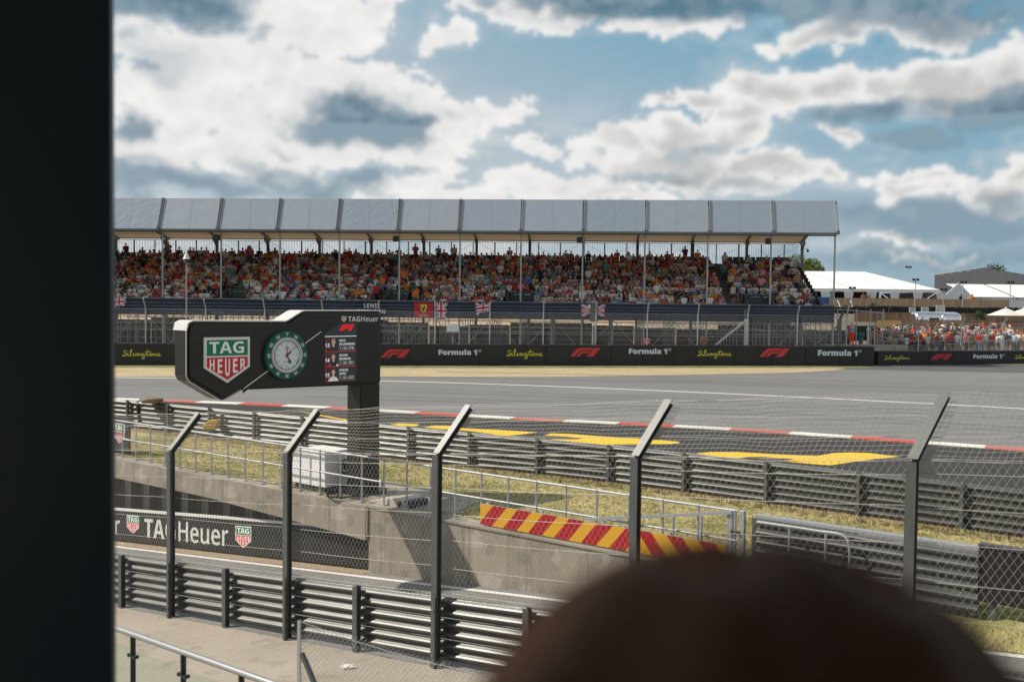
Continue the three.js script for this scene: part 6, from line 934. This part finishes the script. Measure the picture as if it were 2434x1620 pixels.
// ---------------------------------------------------------------- the spectator just before the camera
{
  const p = thing('person', 'dark brown haired spectator seen close from behind, out of focus', 'person', [0.105, 2.68, -0.432], Math.PI);
  const H = 1.583; // head centre above the step
  const skin = fabric([0.4, 0.24, 0.18]);
  const body = (x, y, z) => { const q = [x, y, z]; let d = ell(q, [0, H, 0.02], [0.082, 0.115, 0.1]); d = smin(d, cone(q, [0, H - 0.24, -0.02], [0, H - 0.08, 0], 0.055, 0.055), 0.03); for (const s of [-1, 1]) { d = smin(d, cone(q, [0, H - 0.28, -0.02], [s * 0.19, H - 0.31, -0.02], 0.06, 0.055), 0.05); d = smin(d, cone(q, [s * 0.085, 0.95, 0], [s * 0.1, H - 0.4, 0], 0.11, 0.11), 0.06); d = smin(d, cone(q, [s * 0.2, H - 0.32, 0], [s * 0.25, 1.0, 0.02], 0.05, 0.04), 0.03); d = smin(d, cone(q, [s * 0.25, 1.0, 0.02], [s * 0.2, 0.85, 0.18], 0.038, 0.03), 0.02); d = smin(d, cone(q, [s * 0.09, 0.93, 0], [s * 0.1, 0.5, 0.02], 0.09, 0.06), 0.03); d = smin(d, cone(q, [s * 0.1, 0.5, 0.02], [s * 0.1, 0.06, 0], 0.055, 0.04), 0.02); d = smin(d, ell(q, [s * 0.082, H - 0.01, 0.01], [0.014, 0.032, 0.02]), 0.006); d = smin(d, cone(q, [s * 0.1, 0.05, 0], [s * 0.11, 0.04, 0.16], 0.045, 0.035), 0.02); } d = smin(d, ell(q, [0, H - 0.02, 0.12], [0.016, 0.028, 0.02]), 0.012); return d; };
  part('body', surfaceNet(body, [-0.4, -0.05, -0.25], [0.4, H + 0.2, 0.3], 0.018), skin, p);
  part('shirt', surfaceNet((x, y, z) => { const q = [x, y, z]; let d = 9; for (const s of [-1, 1]) { d = smin(d, cone(q, [s * 0.085, 0.93, 0], [s * 0.1, H - 0.4, 0], 0.13, 0.13), 0.06); d = smin(d, cone(q, [0, H - 0.3, -0.02], [s * 0.19, H - 0.33, -0.02], 0.07, 0.07), 0.05); d = smin(d, cone(q, [s * 0.2, H - 0.33, 0], [s * 0.24, 1.08, 0.01], 0.07, 0.06), 0.03); } return d; }, [-0.4, 0.7, -0.3], [0.4, H, 0.3], 0.022), fabric([0.16, 0.12, 0.14]), p);
  part('trousers', surfaceNet((x, y, z) => { const q = [x, y, z]; let d = 9; for (const s of [-1, 1]) { d = smin(d, cone(q, [s * 0.09, 0.93, 0], [s * 0.1, 0.5, 0.02], 0.115, 0.08), 0.04); d = smin(d, cone(q, [s * 0.1, 0.5, 0.02], [s * 0.1, 0.12, 0], 0.075, 0.06), 0.02); } return d; }, [-0.35, 0, -0.25], [0.35, 1.1, 0.25], 0.025), fabric([0.03, 0.04, 0.06]), p);
  const hairM = std({ color: col(0.15, 0.08, 0.05), roughness: 0.9 });
  const hair = part('hair', surfaceNet((x, y, z) => { const q = [x, y, z]; let d = ell(q, [0, H + 0.015, -0.012], [0.129, 0.118, 0.118]); d = smin(d, ell(q, [0, H - 0.12, -0.06], [0.138, 0.2, 0.07]), 0.05); d += 0.004 * Math.sin(x * 90 + y * 20) * Math.sin(z * 60); return Math.max(d, z - 0.075 - (y - H) * 0.4, Math.min(0.06 - z < 0 ? 1 : -1, 1) * 0 - 1); }, [-0.2, H - 0.36, -0.2], [0.2, H + 0.2, 0.2], 0.012), hairM, p);
  const L = []; for (let i = 0; i < 2600; i++) { const t = rr(0, 6.28), u = rr(-0.2, 1), h = Math.sqrt(1 - u * u), a = [Math.cos(t) * h, u, Math.sin(t) * h]; if (a[2] > 0.6) continue; let q = [a[0] * 0.128, H + 0.015 + a[1] * 0.118, -0.012 + a[2] * 0.117], dir = [a[0] * 0.3 + (a[0] > 0 ? 1 : -1) * 0.5 + rr(-0.2, 0.2), -0.75 + rr(-0.15, 0.3), rr(-0.3, 0.2)]; for (let k = 0; k < 5; k++) { const n = [q[0] + dir[0] * 0.022, q[1] + dir[1] * 0.022, q[2] + dir[2] * 0.022]; const c = [n[0], n[1] - H - 0.015, n[2] + 0.012], e = Math.hypot(c[0] / 0.131, c[1] / 0.121, c[2] / 0.12) || 1; if (n[1] > H - 0.03) { n[0] = c[0] / e * rr(1, 1.015); n[1] = H + 0.015 + c[1] / e; n[2] = -0.012 + c[2] / e; } L.push([q, n]); q = n; } }
  part('hair_strands', wires(L, 0.0009), std({ color: col(0.42, 0.22, 0.13), roughness: 0.7 }), hair, null, 'stuff');
}

// ---------------------------------------------------------------- grass tufts and litter
{
  const P = [], Nn = [], U = []; for (let k = 0; k < 7; k++) { const a = k * 0.9, h = 0.045 + 0.03 * ((k * 37) % 7) / 7, lx = Math.cos(a * 1.7) * 0.03, lz = Math.sin(a * 2.3) * 0.03, ox = Math.cos(a) * 0.035, oz = Math.sin(a) * 0.035; P.push(ox - 0.006, 0, oz, ox + 0.006, 0, oz, ox + lx, h, oz + lz); Nn.push(0, 1, 0.3, 0, 1, 0.3, 0, 1, 0.3); U.push(0, 0, 1, 0, 0, 1); }
  const g = new THREE.BufferGeometry(); g.setAttribute('position', new THREE.Float32BufferAttribute(P, 3)); g.setAttribute('normal', new THREE.Float32BufferAttribute(Nn, 3)); g.setAttribute('uv', new THREE.Float32BufferAttribute(U, 2));
  const n = 42000, im = new THREE.InstancedMesh(g, std({ color: col(1, 1, 1), roughness: 1, side: THREE.DoubleSide }), n), m = new THREE.Matrix4(), q = new THREE.Quaternion(), c = new THREE.Color(); let i = 0;
  const rail = new THREE.CatmullRomCurve3(railLine.map((p) => V(p[0], 0, p[1]))).getPoints(60), railS = (t) => { let b = 9, d = 1e9; for (const p of rail) { const tt = (p.x - LX) * LU[0] + (p.z - LZ) * LU[1]; if (Math.abs(tt - t) < d) { d = Math.abs(tt - t); b = (p.x - LX) * LN[0] + (p.z - LZ) * LN[1]; } } return b; };
  const lim = {}; while (i < n) { const t = rr(-16, 13), k = Math.round(t * 4); lim[k] ??= railS(k / 4); const edge = rnd() < 0.08, s = edge ? lim[k] - 0.1 - Math.abs(rr(-0.5, 0.5)) * rnd() : lerp(4.86, lim[k] - 0.1, rnd()); if (t > -5.5 && t < -0.5 && s < 6.9) continue; const [x, z] = LW(t, s), sc = edge ? rr(0.7, 1.5) : rr(0.28, 0.62); m.compose(V(x, 0, z), q.setFromAxisAngle(V(0, 1, 0), rr(0, 6.28)), V(sc, sc, sc)); im.setMatrixAt(i, m); const d = clamp(0.5 + 0.45 * Math.sin(x * 0.9 + z * 0.5) * Math.sin(z * 1.3 - x * 0.4) + rr(-0.4, 0.4)); im.setColorAt(i, c.setRGB(lerp(0.3, 0.58, d), lerp(0.31, 0.5, d), lerp(0.1, 0.24, d))); i++; }
  im.name = 'grass_tufts'; im.userData = { kind: 'stuff', label: 'short dry grass tufts between concrete wall and guardrail', category: 'grass' }; scene.add(im);
  const [px, pz] = LW(2.23, -0.67), pp = thing('paper_scrap', 'crumpled white paper scrap on the beige path', 'litter', [px, laneY(2.23) + 0.0, pz]), pg = new THREE.IcosahedronGeometry(0.07, 2), pa = pg.attributes.position; for (let k = 0; k < pa.count; k++) { const x = pa.getX(k), y = pa.getY(k), z = pa.getZ(k), f = 1 + 0.35 * Math.sin(x * 90 + z * 70) * Math.cos(y * 80); pa.setXYZ(k, x * 1.5 * f, y * 0.4 * f + 0.02, z * f); } pg.computeVertexNormals(); part('paper', pg, M.white, pp);
}
scene.traverse((o) => { if (o.isMesh) { o.castShadow = true; o.receiveShadow = true; } });
renderer.setSize(1024, 681);
renderer.render(scene, camera);
